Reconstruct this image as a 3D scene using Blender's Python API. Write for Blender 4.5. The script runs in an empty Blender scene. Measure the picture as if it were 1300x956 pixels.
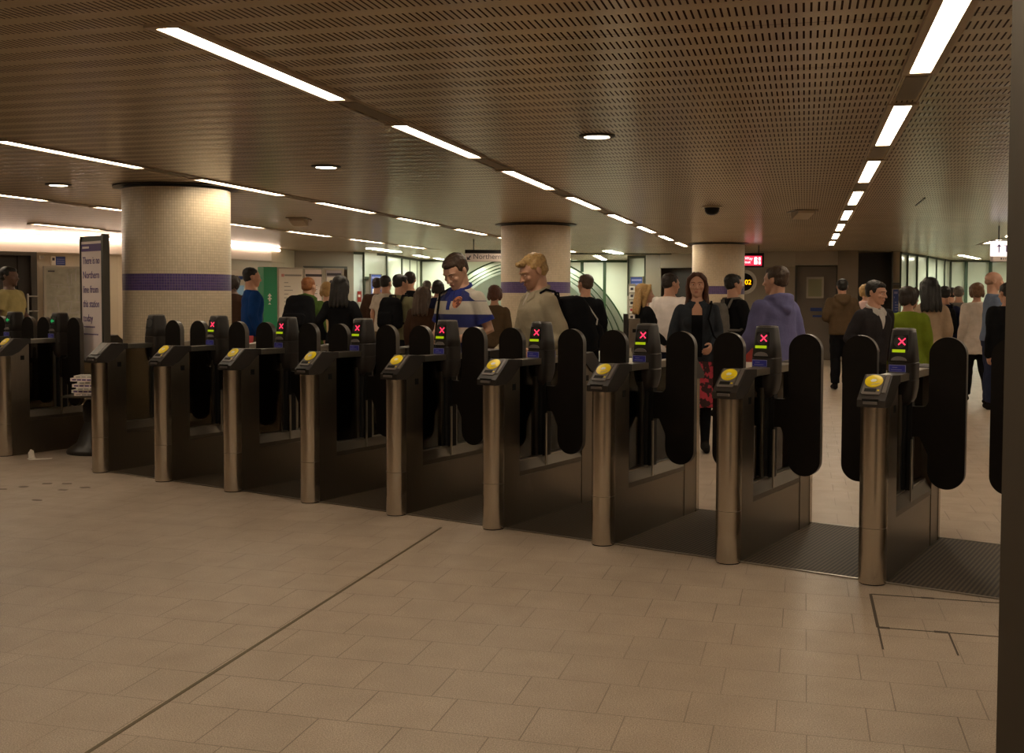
import bpy, bmesh, math, random
from math import sin, cos, pi, radians as rad, sqrt
from mathutils import Vector, Matrix, noise
random.seed(7)
S = bpy.context.scene
C = S.collection

# ------------------------------------------------------------------ camera
YAW, PITCH, ROLL, FPX, CX, CY, CAMH = .261, .042, -.003, 1389.0, 650.0, 433.5, 1.5
fw = Vector((-sin(YAW)*cos(PITCH), cos(YAW)*cos(PITCH), -sin(PITCH)))
rt = Vector((cos(YAW), sin(YAW), 0)); dn = fw.cross(rt)
r2 = rt*cos(ROLL)+dn*sin(ROLL); d2 = dn*cos(ROLL)-rt*sin(ROLL)
cam = bpy.data.cameras.new('camera'); cob = bpy.data.objects.new('camera', cam); C.objects.link(cob)
M = Matrix((r2, -d2, -fw)).transposed().to_4x4(); M.translation = (0, 0, CAMH)
cob.matrix_world = M
cam.sensor_width = 36; cam.lens = FPX/1300*36; cam.shift_y = -(478-CY)/1300; cam.clip_start = .05
S.camera = cob

def at(px, D, py=376.0):
    """world point at distance D along the view axis, seen at px,py"""
    v = fw + r2*((px-CX)/FPX) + d2*((py-CY)/FPX)
    return Vector((0, 0, CAMH)) + v*D
def gnd(px, D):
    p = at(px, D); return Vector((p.x, p.y, 0))
def zat(py, D): return at(650, D, py).z

CEIL = 2.55
# ------------------------------------------------------------------ materials
MATS = {}
def mat(name, col, rough=.6, metal=0., emit=None, spec=.5, noisec=0., nscale=20., bump=0., bscale=60., alpha=None, trans=0., coat=0.):
    if name in MATS: return MATS[name]
    m = bpy.data.materials.new(name); m.use_nodes = True
    nt = m.node_tree; b = nt.nodes['Principled BSDF']
    b.inputs['Base Color'].default_value = (*col, 1); b.inputs['Roughness'].default_value = rough
    b.inputs['Metallic'].default_value = metal; b.inputs['Specular IOR Level'].default_value = spec
    b.inputs['Coat Weight'].default_value = coat
    if trans: b.inputs['Transmission Weight'].default_value = trans
    if emit:
        b.inputs['Emission Color'].default_value = (*emit[:3], 1); b.inputs['Emission Strength'].default_value = emit[3]
    if noisec or bump:
        tc = nt.nodes.new('ShaderNodeTexCoord'); n = nt.nodes.new('ShaderNodeTexNoise')
        n.inputs['Scale'].default_value = nscale; n.inputs['Detail'].default_value = 5
        nt.links.new(tc.outputs['Object'], n.inputs['Vector'])
        if noisec:
            mx = nt.nodes.new('ShaderNodeMix'); mx.data_type = 'RGBA'
            mx.inputs[6].default_value = (*[max(0, c*(1-noisec)) for c in col], 1)
            mx.inputs[7].default_value = (*[min(1, c*(1+noisec)) for c in col], 1)
            nt.links.new(n.outputs['Fac'], mx.inputs[0]); nt.links.new(mx.outputs[2], b.inputs['Base Color'])
        if bump:
            n2 = nt.nodes.new('ShaderNodeTexNoise'); n2.inputs['Scale'].default_value = bscale
            nt.links.new(tc.outputs['Object'], n2.inputs['Vector'])
            bp = nt.nodes.new('ShaderNodeBump'); bp.inputs['Strength'].default_value = bump; bp.inputs['Distance'].default_value = .01
            nt.links.new(n2.outputs['Fac'], bp.inputs['Height']); nt.links.new(bp.outputs[0], b.inputs['Normal'])
    MATS[name] = m; return m

class NB:
    """small node builder"""
    def __init__(s, name):
        s.m = bpy.data.materials.new(name); s.m.use_nodes = True; s.nt = s.m.node_tree
        s.b = s.nt.nodes['Principled BSDF']; MATS[name] = s.m
    def n(s, t, **k):
        o = s.nt.nodes.new(t)
        for a, v in k.items(): setattr(o, a, v)
        return o
    def l(s, a, b): s.nt.links.new(a, b)
    def math(s, op, a, b=None, c=None):
        o = s.n('ShaderNodeMath', operation=op)
        for i, v in enumerate((a, b, c)):
            if v is None: continue
            if isinstance(v, (int, float)): o.inputs[i].default_value = v
            else: s.l(v, o.inputs[i])
        return o.outputs[0]
    def mix(s, f, a, b):
        o = s.n('ShaderNodeMix', data_type='RGBA')
        for i, v in ((0, f), (6, a), (7, b)):
            if isinstance(v, (int, float)): o.inputs[i].default_value = v
            elif isinstance(v, tuple): o.inputs[i].default_value = (*v, 1)
            else: s.l(v, o.inputs[i])
        return o.outputs[2]
    def xyz(s):
        tc = s.n('ShaderNodeTexCoord'); sp = s.n('ShaderNodeSeparateXYZ'); s.l(tc.outputs['Object'], sp.inputs[0])
        s.tc = tc.outputs['Object']; return sp.outputs
    def noise(s, scale, detail=4, vec=None):
        o = s.n('ShaderNodeTexNoise'); o.inputs['Scale'].default_value = scale; o.inputs['Detail'].default_value = detail
        s.l(vec or s.tc, o.inputs['Vector']); return o.outputs['Fac']
    def ramp(s, f, a, b):
        o = s.n('ShaderNodeMapRange'); s.l(f, o.inputs[0]); o.inputs[1].default_value = a; o.inputs[2].default_value = b; return o.outputs[0]

# perforated ceiling: slots along y, 27 mm apart, rows 215 mm apart
k = NB('perforated_ceiling'); x, y, z = k.xyz()
fx = k.math('FRACT', k.math('DIVIDE', k.math('ADD', x, 50.013), .0268))
yr = k.math('DIVIDE', k.math('ADD', y, 100.0-4.065), .2155); fy = k.math('FRACT', yr)
sx = k.math('LESS_THAN', k.math('ABSOLUTE', k.math('SUBTRACT', fx, .5)), .15)
sy = k.math('LESS_THAN', k.math('ABSOLUTE', k.math('SUBTRACT', fy, .5)), .31)
slot = k.math('MULTIPLY', sx, sy)
# plain joint every fourth row, long joints between panels
jy = k.math('LESS_THAN', k.math('ABSOLUTE', k.math('SUBTRACT', k.math('FRACT', k.math('DIVIDE', k.math('ADD', y, 100.0-4.289+.4315), .863)), .5)), .0045)
slot = k.math('MAXIMUM', slot, k.math('MULTIPLY', jy, .75))
nz = k.noise(1.3, 5)
base = k.mix(nz, (.47, .375, .255), (.60, .485, .34))
k.l(k.mix(slot, base, (.035, .016, .008)), k.b.inputs['Base Color'])
k.l(k.math('ADD', k.math('MULTIPLY', slot, .5), .24), k.b.inputs['Roughness'])
k.l(k.math('SUBTRACT', .75, k.math('MULTIPLY', slot, .7)), k.b.inputs['Specular IOR Level'])
bp = k.n('ShaderNodeBump'); bp.inputs['Strength'].default_value = .06; bp.inputs['Distance'].default_value = .02
wv = k.math('SINE', k.math('MULTIPLY', y, 2*pi/.2155)); k.l(wv, bp.inputs['Height']); k.l(bp.outputs[0], k.b.inputs['Normal'])

# stone floor tiles 0.313 x 0.306, courses offset by two thirds
k = NB('stone_floor'); x, y, z = k.xyz()
row = k.math('DIVIDE', k.math('ADD', y, 30.6*4-4.76), .3075); fr = k.math('FRACT', row); ri = k.math('FLOOR', row)
odd = k.math('MODULO', ri, 2.0)
xx = k.math('DIVIDE', k.math('ADD', k.math('ADD', x, 31.3*2-.027), k.math('MULTIPLY', odd, -.208)), .313)
fx = k.math('FRACT', xx); xi = k.math('FLOOR', xx)
def near(f, w): return k.math('GREATER_THAN', k.math('ABSOLUTE', k.math('SUBTRACT', f, .5)), .5-w)
jn = k.math('MAXIMUM', near(fr, .0075), near(fx, .0075))
cmb = k.n('ShaderNodeCombineXYZ'); k.l(xi, cmb.inputs[0]); k.l(ri, cmb.inputs[1])
wn = k.n('ShaderNodeTexWhiteNoise'); k.l(cmb.outputs[0], wn.inputs[0])
sp = k.noise(210, 3); sp2 = k.noise(110, 2); big = k.noise(.7, 4); pat = k.noise(5, 4)
spk = k.ramp(sp, .36, .66)
c1 = k.mix(spk, (.235, .178, .134), (.55, .435, .33))
c1 = k.mix(k.math('MULTIPLY', k.ramp(sp2, .62, .72), .55), c1, (.55, .45, .36))
c1 = k.mix(k.math('MULTIPLY', wn.outputs[0], .16), c1, (.26, .20, .15))
c1 = k.mix(k.math('MULTIPLY', k.ramp(pat, .3, .75), .22), c1, (.22, .17, .125))
jfade = k.math('ADD', .25, k.math('MULTIPLY', k.ramp(big, .35, .6), .5))
c1 = k.mix(k.math('MULTIPLY', jn, jfade), c1, (.10, .07, .045))
k.l(c1, k.b.inputs['Base Color'])
k.l(k.math('ADD', .34, k.math('MULTIPLY', pat, .22)), k.b.inputs['Roughness'])
k.b.inputs['Specular IOR Level'].default_value = .35
bp = k.n('ShaderNodeBump'); bp.inputs['Strength'].default_value = .1; bp.inputs['Distance'].default_value = .004
k.l(k.math('SUBTRACT', sp, jn), bp.inputs['Height']); k.l(bp.outputs[0], k.b.inputs['Normal'])

# mosaic column: angle/height grid, purple band
k = NB('mosaic_column'); x, y, z = k.xyz()
ang = k.math('ARCTAN2', y, x)
fa = k.math('FRACT', k.math('MULTIPLY', k.math('ADD', ang, 10), 130/(2*pi))); fz = k.math('FRACT', k.math('DIVIDE', z, .0265))
gr = k.math('MAXIMUM', k.math('LESS_THAN', fa, .12), k.math('LESS_THAN', fz, .12))
ai = k.math('FLOOR', k.math('MULTIPLY', k.math('ADD', ang, 10), 130/(2*pi))); zi = k.math('FLOOR', k.math('DIVIDE', z, .0265))
cmb = k.n('ShaderNodeCombineXYZ'); k.l(ai, cmb.inputs[0]); k.l(zi, cmb.inputs[1])
wn = k.n('ShaderNodeTexWhiteNoise'); k.l(cmb.outputs[0], wn.inputs[0])
band = k.math('MULTIPLY', k.math('GREATER_THAN', z, 1.537), k.math('LESS_THAN', z, 1.696))
cream = k.mix(wn.outputs[0], (.60, .50, .36), (.68, .57, .42))
cream = k.mix(gr, cream, (.45, .36, .25))
pur = k.mix(wn.outputs[0], (.055, .032, .15), (.085, .05, .20)); pur = k.mix(gr, pur, (.20, .15, .24))
k.l(k.mix(band, cream, pur), k.b.inputs['Base Color'])
k.b.inputs['Roughness'].default_value = .3
bp = k.n('ShaderNodeBump'); bp.inputs['Strength'].default_value = .25; bp.inputs['Distance'].default_value = .003; bp.invert = True
k.l(gr, bp.inputs['Height']); k.l(bp.outputs[0], k.b.inputs['Normal'])

# brushed stainless steel (fine vertical grain)
def steel(name, col, rough, aniso=0):
    k = NB(name); x, y, z = k.xyz()
    mp = k.n('ShaderNodeMapping'); mp.inputs['Scale'].default_value = (1, 1, .02); k.l(k.tc, mp.inputs[0])
    g = k.noise(400, 3, mp.outputs[0]); g2 = k.noise(6, 4)
    k.l(k.mix(g, tuple(c*.82 for c in col), tuple(min(1, c*1.12) for c in col)), k.b.inputs['Base Color'])
    k.b.inputs['Metallic'].default_value = 1
    if aniso:
        k.b.inputs['Anisotropic'].default_value = aniso; tg = k.n('ShaderNodeTangent'); tg.direction_type = 'RADIAL'; tg.axis = 'Z'; k.l(tg.outputs[0], k.b.inputs['Tangent'])
    k.l(k.math('ADD', rough-.02, k.math('MULTIPLY', g, .05 if aniso else .10)), k.b.inputs['Roughness'])
    bp = k.n('ShaderNodeBump'); bp.inputs['Strength'].default_value = .06; bp.inputs['Distance'].default_value = .002
    k.l(g, bp.inputs['Height']); k.l(bp.outputs[0], k.b.inputs['Normal'])
    return k.m
steel('steel_post', (.54, .48, .40), .23, .9)
steel('steel_panel', (.24, .20, .155), .36)
steel('steel_sill', (.16, .135, .105), .45)
steel('steel_rail', (.33, .30, .25), .33)
# ribbed mat: ribs along local y, 36 mm apart
k = NB('ribbed_mat'); x, y, z = k.xyz()
f = k.math('FRACT', k.math('DIVIDE', x, .024)); rib = k.math('LESS_THAN', f, .5)
nn = k.noise(60, 4)
k.l(k.mix(rib, (.024, .016, .010), k.mix(nn, (.065, .046, .029), (.11, .08, .052))), k.b.inputs['Base Color'])
k.b.inputs['Roughness'].default_value = .6; k.b.inputs['Specular IOR Level'].default_value = .25
bp = k.n('ShaderNodeBump'); bp.inputs['Strength'].default_value = .6; bp.inputs['Distance'].default_value = .006
k.l(rib, bp.inputs['Height']); k.l(bp.outputs[0], k.b.inputs['Normal'])
# striped polo: real bands of cloth by height above the feet (object space, metres)
k = NB('striped_knit'); x, y, z = k.xyz()
zz = k.math('ADD', z, k.math('MULTIPLY', k.math('MAXIMUM', k.math('SUBTRACT', k.math('ABSOLUTE', x), .085), 0.0), k.math('MULTIPLY', k.math('GREATER_THAN', z, 1.37), .62)))
blue = None
for a, b in ((1.365, 1.452), (1.165, 1.265), (.965, 1.065), (.76, .865)):
    t = k.math('MULTIPLY', k.math('GREATER_THAN', zz, a), k.math('LESS_THAN', zz, b))
    blue = t if blue is None else k.math('MAXIMUM', blue, t)
nn = k.noise(220, 3); n2 = k.noise(8, 3)
cg = k.mix(nn, (.40, .36, .31), (.60, .55, .47)); cb = k.mix(nn, (.013, .018, .10), (.028, .036, .17))
k.l(k.mix(blue, cg, cb), k.b.inputs['Base Color']); k.b.inputs['Roughness'].default_value = .85
MATS['striped_knit'] = k.m

mat('head_plastic', (.026, .021, .018), .40, spec=.4, bump=.03, bscale=300)
mat('plate_plastic', (.13, .112, .1), .36)
mat('tower_plastic', (.022, .018, .016), .40, spec=.3, bump=.03, bscale=300)
mat('paddle_rubber', (.0075, .0052, .0038), .55, spec=.14, noisec=.3, nscale=25, bump=.03, bscale=120)
mat('paddle_lit_edge', (.075, .063, .05), .45)  # paler rim of the leaf: light caught on its edges, put into the colour
mat('black', (.006, .005, .004), .6, spec=.2)
mat('yellow_disc', (.80, .60, .0), .4)
mat('white_print', (.75, .72, .66), .5)
mat('silver', (.55, .52, .48), .3, 1)
mat('tower_glass', (.01, .009, .009), .4, spec=.2)
mat('red_light', (.2, .01, .02), .5, emit=(1, .03, .09, 1.6))
mat('lime_light', (.2, .3, .0), .5, emit=(.40, .55, .0, .55))
mat('green_light', (.0, .2, .05), .5, emit=(.02, .6, .15, .35))
mat('blue_label', (.03, .03, .30), .4)
mat('blue_text', (.25, .25, .5), .5)
k = NB('tinted_glass')
tr = k.n('ShaderNodeBsdfTransparent'); tr.inputs[0].default_value = (.42, .39, .34, 1)
gl = k.n('ShaderNodeBsdfGlossy'); gl.inputs['Roughness'].default_value = .05; gl.inputs[0].default_value = (.8, .8, .8, 1)
fr_ = k.n('ShaderNodeFresnel'); fr_.inputs[0].default_value = 1.4
ms = k.n('ShaderNodeMixShader'); k.l(fr_.outputs[0], ms.inputs[0]); k.l(tr.outputs[0], ms.inputs[1]); k.l(gl.outputs[0], ms.inputs[2])
k.l(ms.outputs[0], k.nt.nodes['Material Output'].inputs[0])
LAMP = 26.0
mat('lamp', (.9, .9, .85), .5, emit=(1, .84, .62, LAMP))
mat('lamp_cool', (.9, .9, .85), .5, emit=(.93, 1, .80, LAMP*1.15))
mat('cove', (.9, .9, .85), .5, emit=(1, .79, .64, 15))
mat('lamp_trim', (.42, .34, .24), .5)
mat('infill', (.20, .16, .11), .6)
mat('dark_trim', (.03, .024, .018), .5)
mat('wall_beige', (.48, .40, .29), .45, noisec=.08, nscale=2)
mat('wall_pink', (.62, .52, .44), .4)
mat('wall_brown', (.20, .155, .11), .5, noisec=.12, nscale=3)
mat('wall_taupe', (.27, .215, .165), .5, noisec=.1, nscale=3)
mat('wall_band', (.36, .30, .235), .45, noisec=.08, nscale=3)
mat('door_dark', (.045, .034, .026), .45)
mat('door_grey', (.17, .135, .105), .5, noisec=.06, nscale=2)
mat('white_enamel', (.74, .78, .66), .16, noisec=.04, nscale=1.2)
mat('vault_enamel', (.72, .75, .70), .14)
mat('green_trim', (.022, .055, .018), .4)
mat('olive_trim', (.035, .042, .02), .5)
mat('pillar_dark', (.036, .027, .016), .55, noisec=.12, nscale=4)
mat('paper', (.84, .78, .70), .6)
mat('paper_pink', (.88, .76, .74), .6)
mat('print_purple', (.10, .05, .22), .6)
mat('print_dark', (.05, .04, .05), .6)
mat('print_grey', (.35, .32, .30), .6)
mat('print_blue', (.03, .06, .25), .5)
mat('print_red', (.55, .06, .08), .5)
mat('frame_dark', (.05, .042, .03), .4)
mat('frame_alu', (.36, .32, .26), .35, .7)
mat('green_box', (.02, .24, .11), .4)
mat('green_box_dark', (.03, .17, .09), .45)
mat('sign_lit', (.9, .88, .85), .5, emit=(1, .90, .90, .95))
mat('sign_panel', (.55, .45, .38), .5, emit=(1, .80, .68, .05))
mat('red_sign', (.5, .02, .04), .5, emit=(1, .03, .08, .95))
mat('white_sign', (.9, .9, .9), .5, emit=(1, .85, .85, 1.5))
mat('led_orange', (.5, .2, 0), .5, emit=(1, .36, .0, 2.6))
mat('screen', (.12, .18, .20), .2, emit=(.6, .8, .9, .12))
mat('red_plastic', (.30, .03, .02), .4)
mat('brass', (.10, .07, .025), .5, .4)

# ------------------------------------------------------------------ mesh helpers
class MB:
    def __init__(s): s.bm = bmesh.new()
    def box(s, x0, x1, y0, y1, z0, z1, M=None):
        vs = [s.bm.verts.new(M @ Vector(p) if M else p) for p in
              ((x0,y0,z0),(x1,y0,z0),(x1,y1,z0),(x0,y1,z0),(x0,y0,z1),(x1,y0,z1),(x1,y1,z1),(x0,y1,z1))]
        for f in ((0,3,2,1),(4,5,6,7),(0,1,5,4),(1,2,6,5),(2,3,7,6),(3,0,4,7)): s.bm.faces.new([vs[i] for i in f])
        return s
    def prism(s, pts, h0, h1, fn):
        """extrude a 2-D outline (counter-clockwise) from h0 to h1; fn(a,b,h) -> 3-D"""
        a = [s.bm.verts.new(fn(p[0], p[1], h0)) for p in pts]; b = [s.bm.verts.new(fn(p[0], p[1], h1)) for p in pts]
        n = len(pts); s.bm.faces.new(a[::-1]); s.bm.faces.new(b)
        for i in range(n): s.bm.faces.new((a[i], a[(i+1) % n], b[(i+1) % n], b[i]))
        return s
    def loft(s, rings, cap=True):
        """rings: lists of 3-D points, equal length"""
        R = [[s.bm.verts.new(p) for p in r] for r in rings]; n = len(R[0])
        for a, b in zip(R, R[1:]):
            for i in range(n): s.bm.faces.new((a[i], a[(i+1) % n], b[(i+1) % n], b[i]))
        if cap: s.bm.faces.new(R[0][::-1]); s.bm.faces.new(R[-1])
        return s
    def cyl(s, c, r, z0, z1, n=24, r1=None):
        r1 = r if r1 is None else r1
        return s.loft([[(c[0]+q*cos(2*pi*i/n), c[1]+q*sin(2*pi*i/n), zz) for i in range(n)] for q, zz in ((r, z0), (r1, z1))])
    def ell(s, c, r, M=None, n=14, m=9):
        rings = []
        for j in range(1, m):
            t = pi*j/m
            rings.append([Vector((c[0]+r[0]*sin(t)*cos(2*pi*i/n), c[1]+r[1]*sin(t)*sin(2*pi*i/n), c[2]-r[2]*cos(t))) for i in range(n)])
        bot = Vector((c[0], c[1], c[2]-r[2])); top = Vector((c[0], c[1], c[2]+r[2]))
        if M: rings = [[M @ p for p in q] for q in rings]; bot = M @ bot; top = M @ top
        R = [[s.bm.verts.new(p) for p in q] for q in rings]; b = s.bm.verts.new(bot); t = s.bm.verts.new(top)
        for a, q in zip(R, R[1:]):
            for i in range(n): s.bm.faces.new((a[i], a[(i+1) % n], q[(i+1) % n], q[i]))
        for i in range(n):
            s.bm.faces.new((b, R[0][(i+1) % n], R[0][i])); s.bm.faces.new((t, R[-1][i], R[-1][(i+1) % n]))
        return s
    def tube(s, pts, rr, n=12, M=None, ends=True):
        pts = [Vector(p) for p in pts]
        if M: pts = [M @ p for p in pts]
        rr = list(rr) if hasattr(rr, '__len__') else [rr]*len(pts)
        rings = []; prev = None
        for i, p in enumerate(pts):
            d = (pts[min(i+1, len(pts)-1)]-pts[max(i-1, 0)]).normalized()
            if prev is None: u = d.orthogonal().normalized()
            else: u = (prev-d*prev.dot(d)).normalized()
            prev = u; v = d.cross(u)
            rings.append([p+(u*cos(2*pi*j/n)+v*sin(2*pi*j/n))*rr[i] for j in range(n)])
        s.loft(rings)
        if ends:
            s.ell(pts[0], (rr[0],)*3, n=n, m=7); s.ell(pts[-1], (rr[-1],)*3, n=n, m=7)
        return s
    def bevel(s, w, seg=2, ang=30):
        e = [e for e in s.bm.edges if len(e.link_faces) == 2 and e.calc_face_angle(0) > rad(ang)]
        if e: bmesh.ops.bevel(s.bm, geom=e, offset=w, segments=seg, profile=.5, affect='EDGES', clamp_overlap=True)
        return s
    def mesh(s, name, m, smooth=False):
        bmesh.ops.recalc_face_normals(s.bm, faces=s.bm.faces)
        me = bpy.data.meshes.new(name); s.bm.to_mesh(me); s.bm.free()
        for q in (m if isinstance(m, (list, tuple)) else [m]): me.materials.append(MATS[q] if isinstance(q, str) else q)
        if smooth:
            me.polygons.foreach_set('use_smooth', [True]*len(me.polygons))
            try: me.set_sharp_from_angle(angle=rad(40))
            except Exception: pass
        return me
    def obj(s, name, m, parent=None, smooth=False, loc=None, rz=0, kind=None):
        o = bpy.data.objects.new(name, s.mesh(name, m, smooth)); C.objects.link(o)
        if parent: o.parent = parent
        if loc is not None: o.location = loc
        if rz: o.rotation_euler = (0, 0, rz)
        if kind: o['kind'] = kind
        return o

def tag(o, label, cat, group=None):
    o['label'] = label; o['category'] = cat
    if group: o['group'] = group
    return o
def thing(name, label, cat, loc=(0, 0, 0), rz=0, group=None):
    o = bpy.data.objects.new(name, None); C.objects.link(o); o.empty_display_size = .1
    o.location = loc; o.rotation_euler = (0, 0, rz)
    return tag(o, label, cat, group)
def dup(root, loc, rz, skip=()):
    r = root.copy(); C.objects.link(r); r.location = loc; r.rotation_euler = (0, 0, rz)
    for ch in list(root.children):
        if ch.name.split('.')[0] in skip or ch in skip: continue
        c = ch.copy(); C.objects.link(c); c.parent = r
        for g in list(ch.children):
            if g.name.split('.')[0] in skip: continue
            d = g.copy(); C.objects.link(d); d.parent = c
    return r
def text_mesh(name, body, size, m, parent, loc, rot, depth=.002, align='LEFT', sx=1.0, spacing=1.0):
    cu = bpy.data.curves.new(name, 'FONT'); cu.body = body; cu.size = size; cu.extrude = depth; cu.align_x = align; cu.space_line = spacing
    t = bpy.data.objects.new(name, cu); C.objects.link(t)
    dg = bpy.context.evaluated_depsgraph_get()
    me = bpy.data.meshes.new_from_object(t.evaluated_get(dg)); bpy.data.objects.remove(t)
    me.materials.clear(); me.materials.append(MATS[m])
    o = bpy.data.objects.new(name, me); C.objects.link(o)
    if parent: o.parent = parent
    o.location = loc; o.rotation_euler = rot; o.scale = (sx, 1, 1)
    return o
def arc(cx, cy, r, a0, a1, n):
    return [(cx+r*cos(a0+(a1-a0)*i/n), cy+r*sin(a0+(a1-a0)*i/n)) for i in range(n+1)]

# ------------------------------------------------------------------ the setting
def struct(mb, name, m, smooth=False): return mb.obj(name, m, kind='structure', smooth=smooth)
struct(MB().box(-24, 11, -6, 44, -.2, 0), 'floor', 'stone_floor')
struct(MB().box(-24, 11, -6, 44, CEIL, CEIL+.2), 'ceiling', 'perforated_ceiling')
struct(MB().box(-24, 11, -6.3, -6, -.1, CEIL+.1), 'wall_back', 'wall_taupe')
struct(MB().box(11, 11.3, -6.3, 44, -.1, CEIL+.1), 'wall_right', 'wall_taupe')
TN = [0]
def trim(mb, m, smooth=False):
    TN[0] += 1; return struct(mb, 'trim_%d' % TN[0], m, smooth)
def wall_pts(pts, off0=0., off1=.25):
    """plan outline of a wall whose visible face follows pts, its back off1 farther from the viewer"""
    P = [gnd(*p) for p in pts]
    def push(v, d): return v+v.normalized()*d
    f = [push(p, off0) for p in P]; b = [push(p, off1) for p in P]
    return [(p.x, p.y) for p in f]+[(p.x, p.y) for p in reversed(b)]
def poly_wall(pts, z0, z1, off0=0., off1=.25, mb=None):
    mb = mb or MB()
    return mb.prism(wall_pts(pts, off0, off1), z0, z1, lambda a, b, h: Vector((a, b, h)))
LW = [(-330, 16.6), (-62, 18.45), (0, 18.9), (47, 19.25), (150, 20.1), (290, 22.3), (345, 24.0), (362, 25.1), (374, 26.2)]
w = MB(); poly_wall(LW[:2], 0, CEIL, mb=w); poly_wall([LW[1], LW[2], LW[3]], 2.22, CEIL, mb=w); poly_wall(LW[3:], 0, CEIL, mb=w)
struct(w, 'wall_left', 'wall_beige')
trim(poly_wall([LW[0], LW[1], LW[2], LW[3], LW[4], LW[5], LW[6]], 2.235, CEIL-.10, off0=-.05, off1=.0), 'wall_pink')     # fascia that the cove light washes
trim(poly_wall([LW[0], LW[1], LW[2], LW[3], LW[4], LW[5], LW[6], LW[7]], 2.205, 2.232, off0=-.04, off1=.0), 'lamp_trim')
# far walls
struct(poly_wall([(374, 26.2), (449, 26.7)], 2.18, CEIL), 'wall_far_1', 'wall_taupe')
w = MB(); poly_wall([(374, 26.2), (386, 26.3)], 0, 2.18, mb=w); poly_wall([(441, 26.65), (449, 26.7)], 0, 2.18, mb=w); poly_wall([(384, 26.9), (443, 27.2)], 0, 2.3, mb=w)
struct(w, 'wall_far_2', 'wall_taupe')
trim(poly_wall([(385, 26.25), (441, 26.6)], 2.12, 2.19, off0=-.04), 'frame_dark')
struct(poly_wall([(449, 26.7), (463, 27.0)], 0, CEIL), 'wall_far_3', 'vault_enamel')
w = MB(); poly_wall([(463, 27.0), (491, 28.0)], 1.93, CEIL, off0=-.1, mb=w)
struct(w, 'wall_far_4', 'white_enamel')
struct(poly_wall([(463, 27.05), (491, 28.0)], 0, 1.93), 'wall_far_5', 'wall_taupe')
struct(poly_wall([(491, 28.0), (534.5, 32.4)], 0, CEIL), 'wall_far_6', 'white_enamel')
for px, D in ((462.5, 26.95), (491, 27.9), (510.5, 29.7), (520, 30.8), (529, 31.8), (534.8, 32.3)):
    wd = .022 if px in (510.5, 520, 529) else .045
    p = gnd(px, D); q = p.normalized()
    trim(MB().box(p.x-wd/2, p.x+wd/2, p.y-.04, p.y+.04, 0, CEIL-.002), 'olive_trim')
trim(poly_wall([(462, 26.9), (491, 27.9)], 1.90, 1.95, off0=-.14), 'olive_trim')
trim(poly_wall([(449, 26.6), (491, 27.85), (534.5, 32.25), (597, 32.25)], CEIL-.06, CEIL, off0=-.02, off1=.1), 'olive_trim')

# portal wall with an elliptical tunnel mouth
FH = Vector((-sin(YAW), cos(YAW), 0)); RH = Vector((cos(YAW), sin(YAW), 0))
DP = 32.4; AC, AA, AB, AZ = (668-650)/FPX*DP, 136/FPX*DP, 143/FPX*DP, -.69
def pw(sv, z, d): return FH*(DP+d)+RH*sv+Vector((0, 0, z))
def ar(t, k=0): return (AC+(AA-k)*cos(t), AZ+(AB-k)*sin(t))
t0 = math.asin(-AZ/AB); t1 = math.asin((CEIL-.01-AZ)/AB) if (CEIL-.01-AZ) < AB else pi/2
NA = 28
rs = [ar(t0+(t1-t0)*i/NA) for i in range(NA+1)]
sR = (795-650)/FPX*DP; sL = (534.5-650)/FPX*DP
w = MB(); w.prism(rs+[(sR+.35, CEIL-.01), (sR+.35, 0)], 0, .2, lambda a, b, h: pw(a, b, h))
ls = [(2*AC-a, b) for a, b in rs]
w.prism(ls+[(sL-.35, CEIL-.01), (sL-.35, 0)], 0, .2, lambda a, b, h: pw(a, b, h))
struct(w, 'wall_far_7', 'white_enamel')
# barrel lining, widening rings and seams
def vault(k0, d0, k1, d1, m, n=36):
    a0 = t0; w = MB()
    R = []
    for kk, dd in ((k0, d0), (k1, d1)):
        tt = math.asin(min(1, -AZ/(AB-kk)))
        R.append([pw(*ar(tt+(pi-2*tt)*i/n, kk), dd) for i in range(n+1)])
    V = [[w.bm.verts.new(p) for p in r] for r in R]
    for i in range(n): w.bm.faces.new((V[0][i], V[0][i+1], V[1][i+1], V[1][i]))
    bmesh.ops.solidify(w.bm, geom=w.bm.faces[:], thickness=.03)
    return w
for i, (k0, d0, k1, d1) in enumerate(((0, .0, .06, 1.5), (.06, 1.53, .12, 3.0), (.12, 3.03, .18, 4.5), (.18, 4.53, .24, 7.5))):
    struct(vault(k0, d0, k1, d1, 'v'), 'wall_tunnel_%d' % (i+1), 'vault_enamel', smooth=True)
for kk, dd, rr in ((.0, -.02, .022), (.09, 1.515, .016), (.15, 3.015, .016), (.21, 4.515, .016)):
    tt = math.asin(min(1, -AZ/(AB-kk)))
    pts = [pw(*ar(tt+(pi-2*tt)*i/40, kk), dd) for i in range(41)]
    trim(MB().tube(pts, rr, n=8, ends=False), 'green_trim', True)
w = MB(); w.prism([(AC-AA, 0), (AC+AA, 0), (AC+AA, 2.7), (AC-AA, 2.7)], 7.5, 7.6, lambda a, b, h: pw(a, b, h)); struct(w, 'wall_tunnel_5', 'vault_enamel')
for px in (738.5, 767):
    sv = (px-650)/FPX*DP; zz = 1.0 if px > 750 else 2.2
    trim(MB().prism([(sv-.045, zz), (sv+.045, zz), (sv+.045, CEIL-.01), (sv-.045, CEIL-.01)], -.03, .0, lambda a, b, h: pw(a, b, h)), 'green_trim')
trim(MB().prism([(AC+.6, CEIL-.07), (sR+.3, CEIL-.07), (sR+.3, CEIL-.003), (AC+.6, CEIL-.003)], -.04, .0, lambda a, b, h: pw(a, b, h)), 'green_trim')
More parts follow.
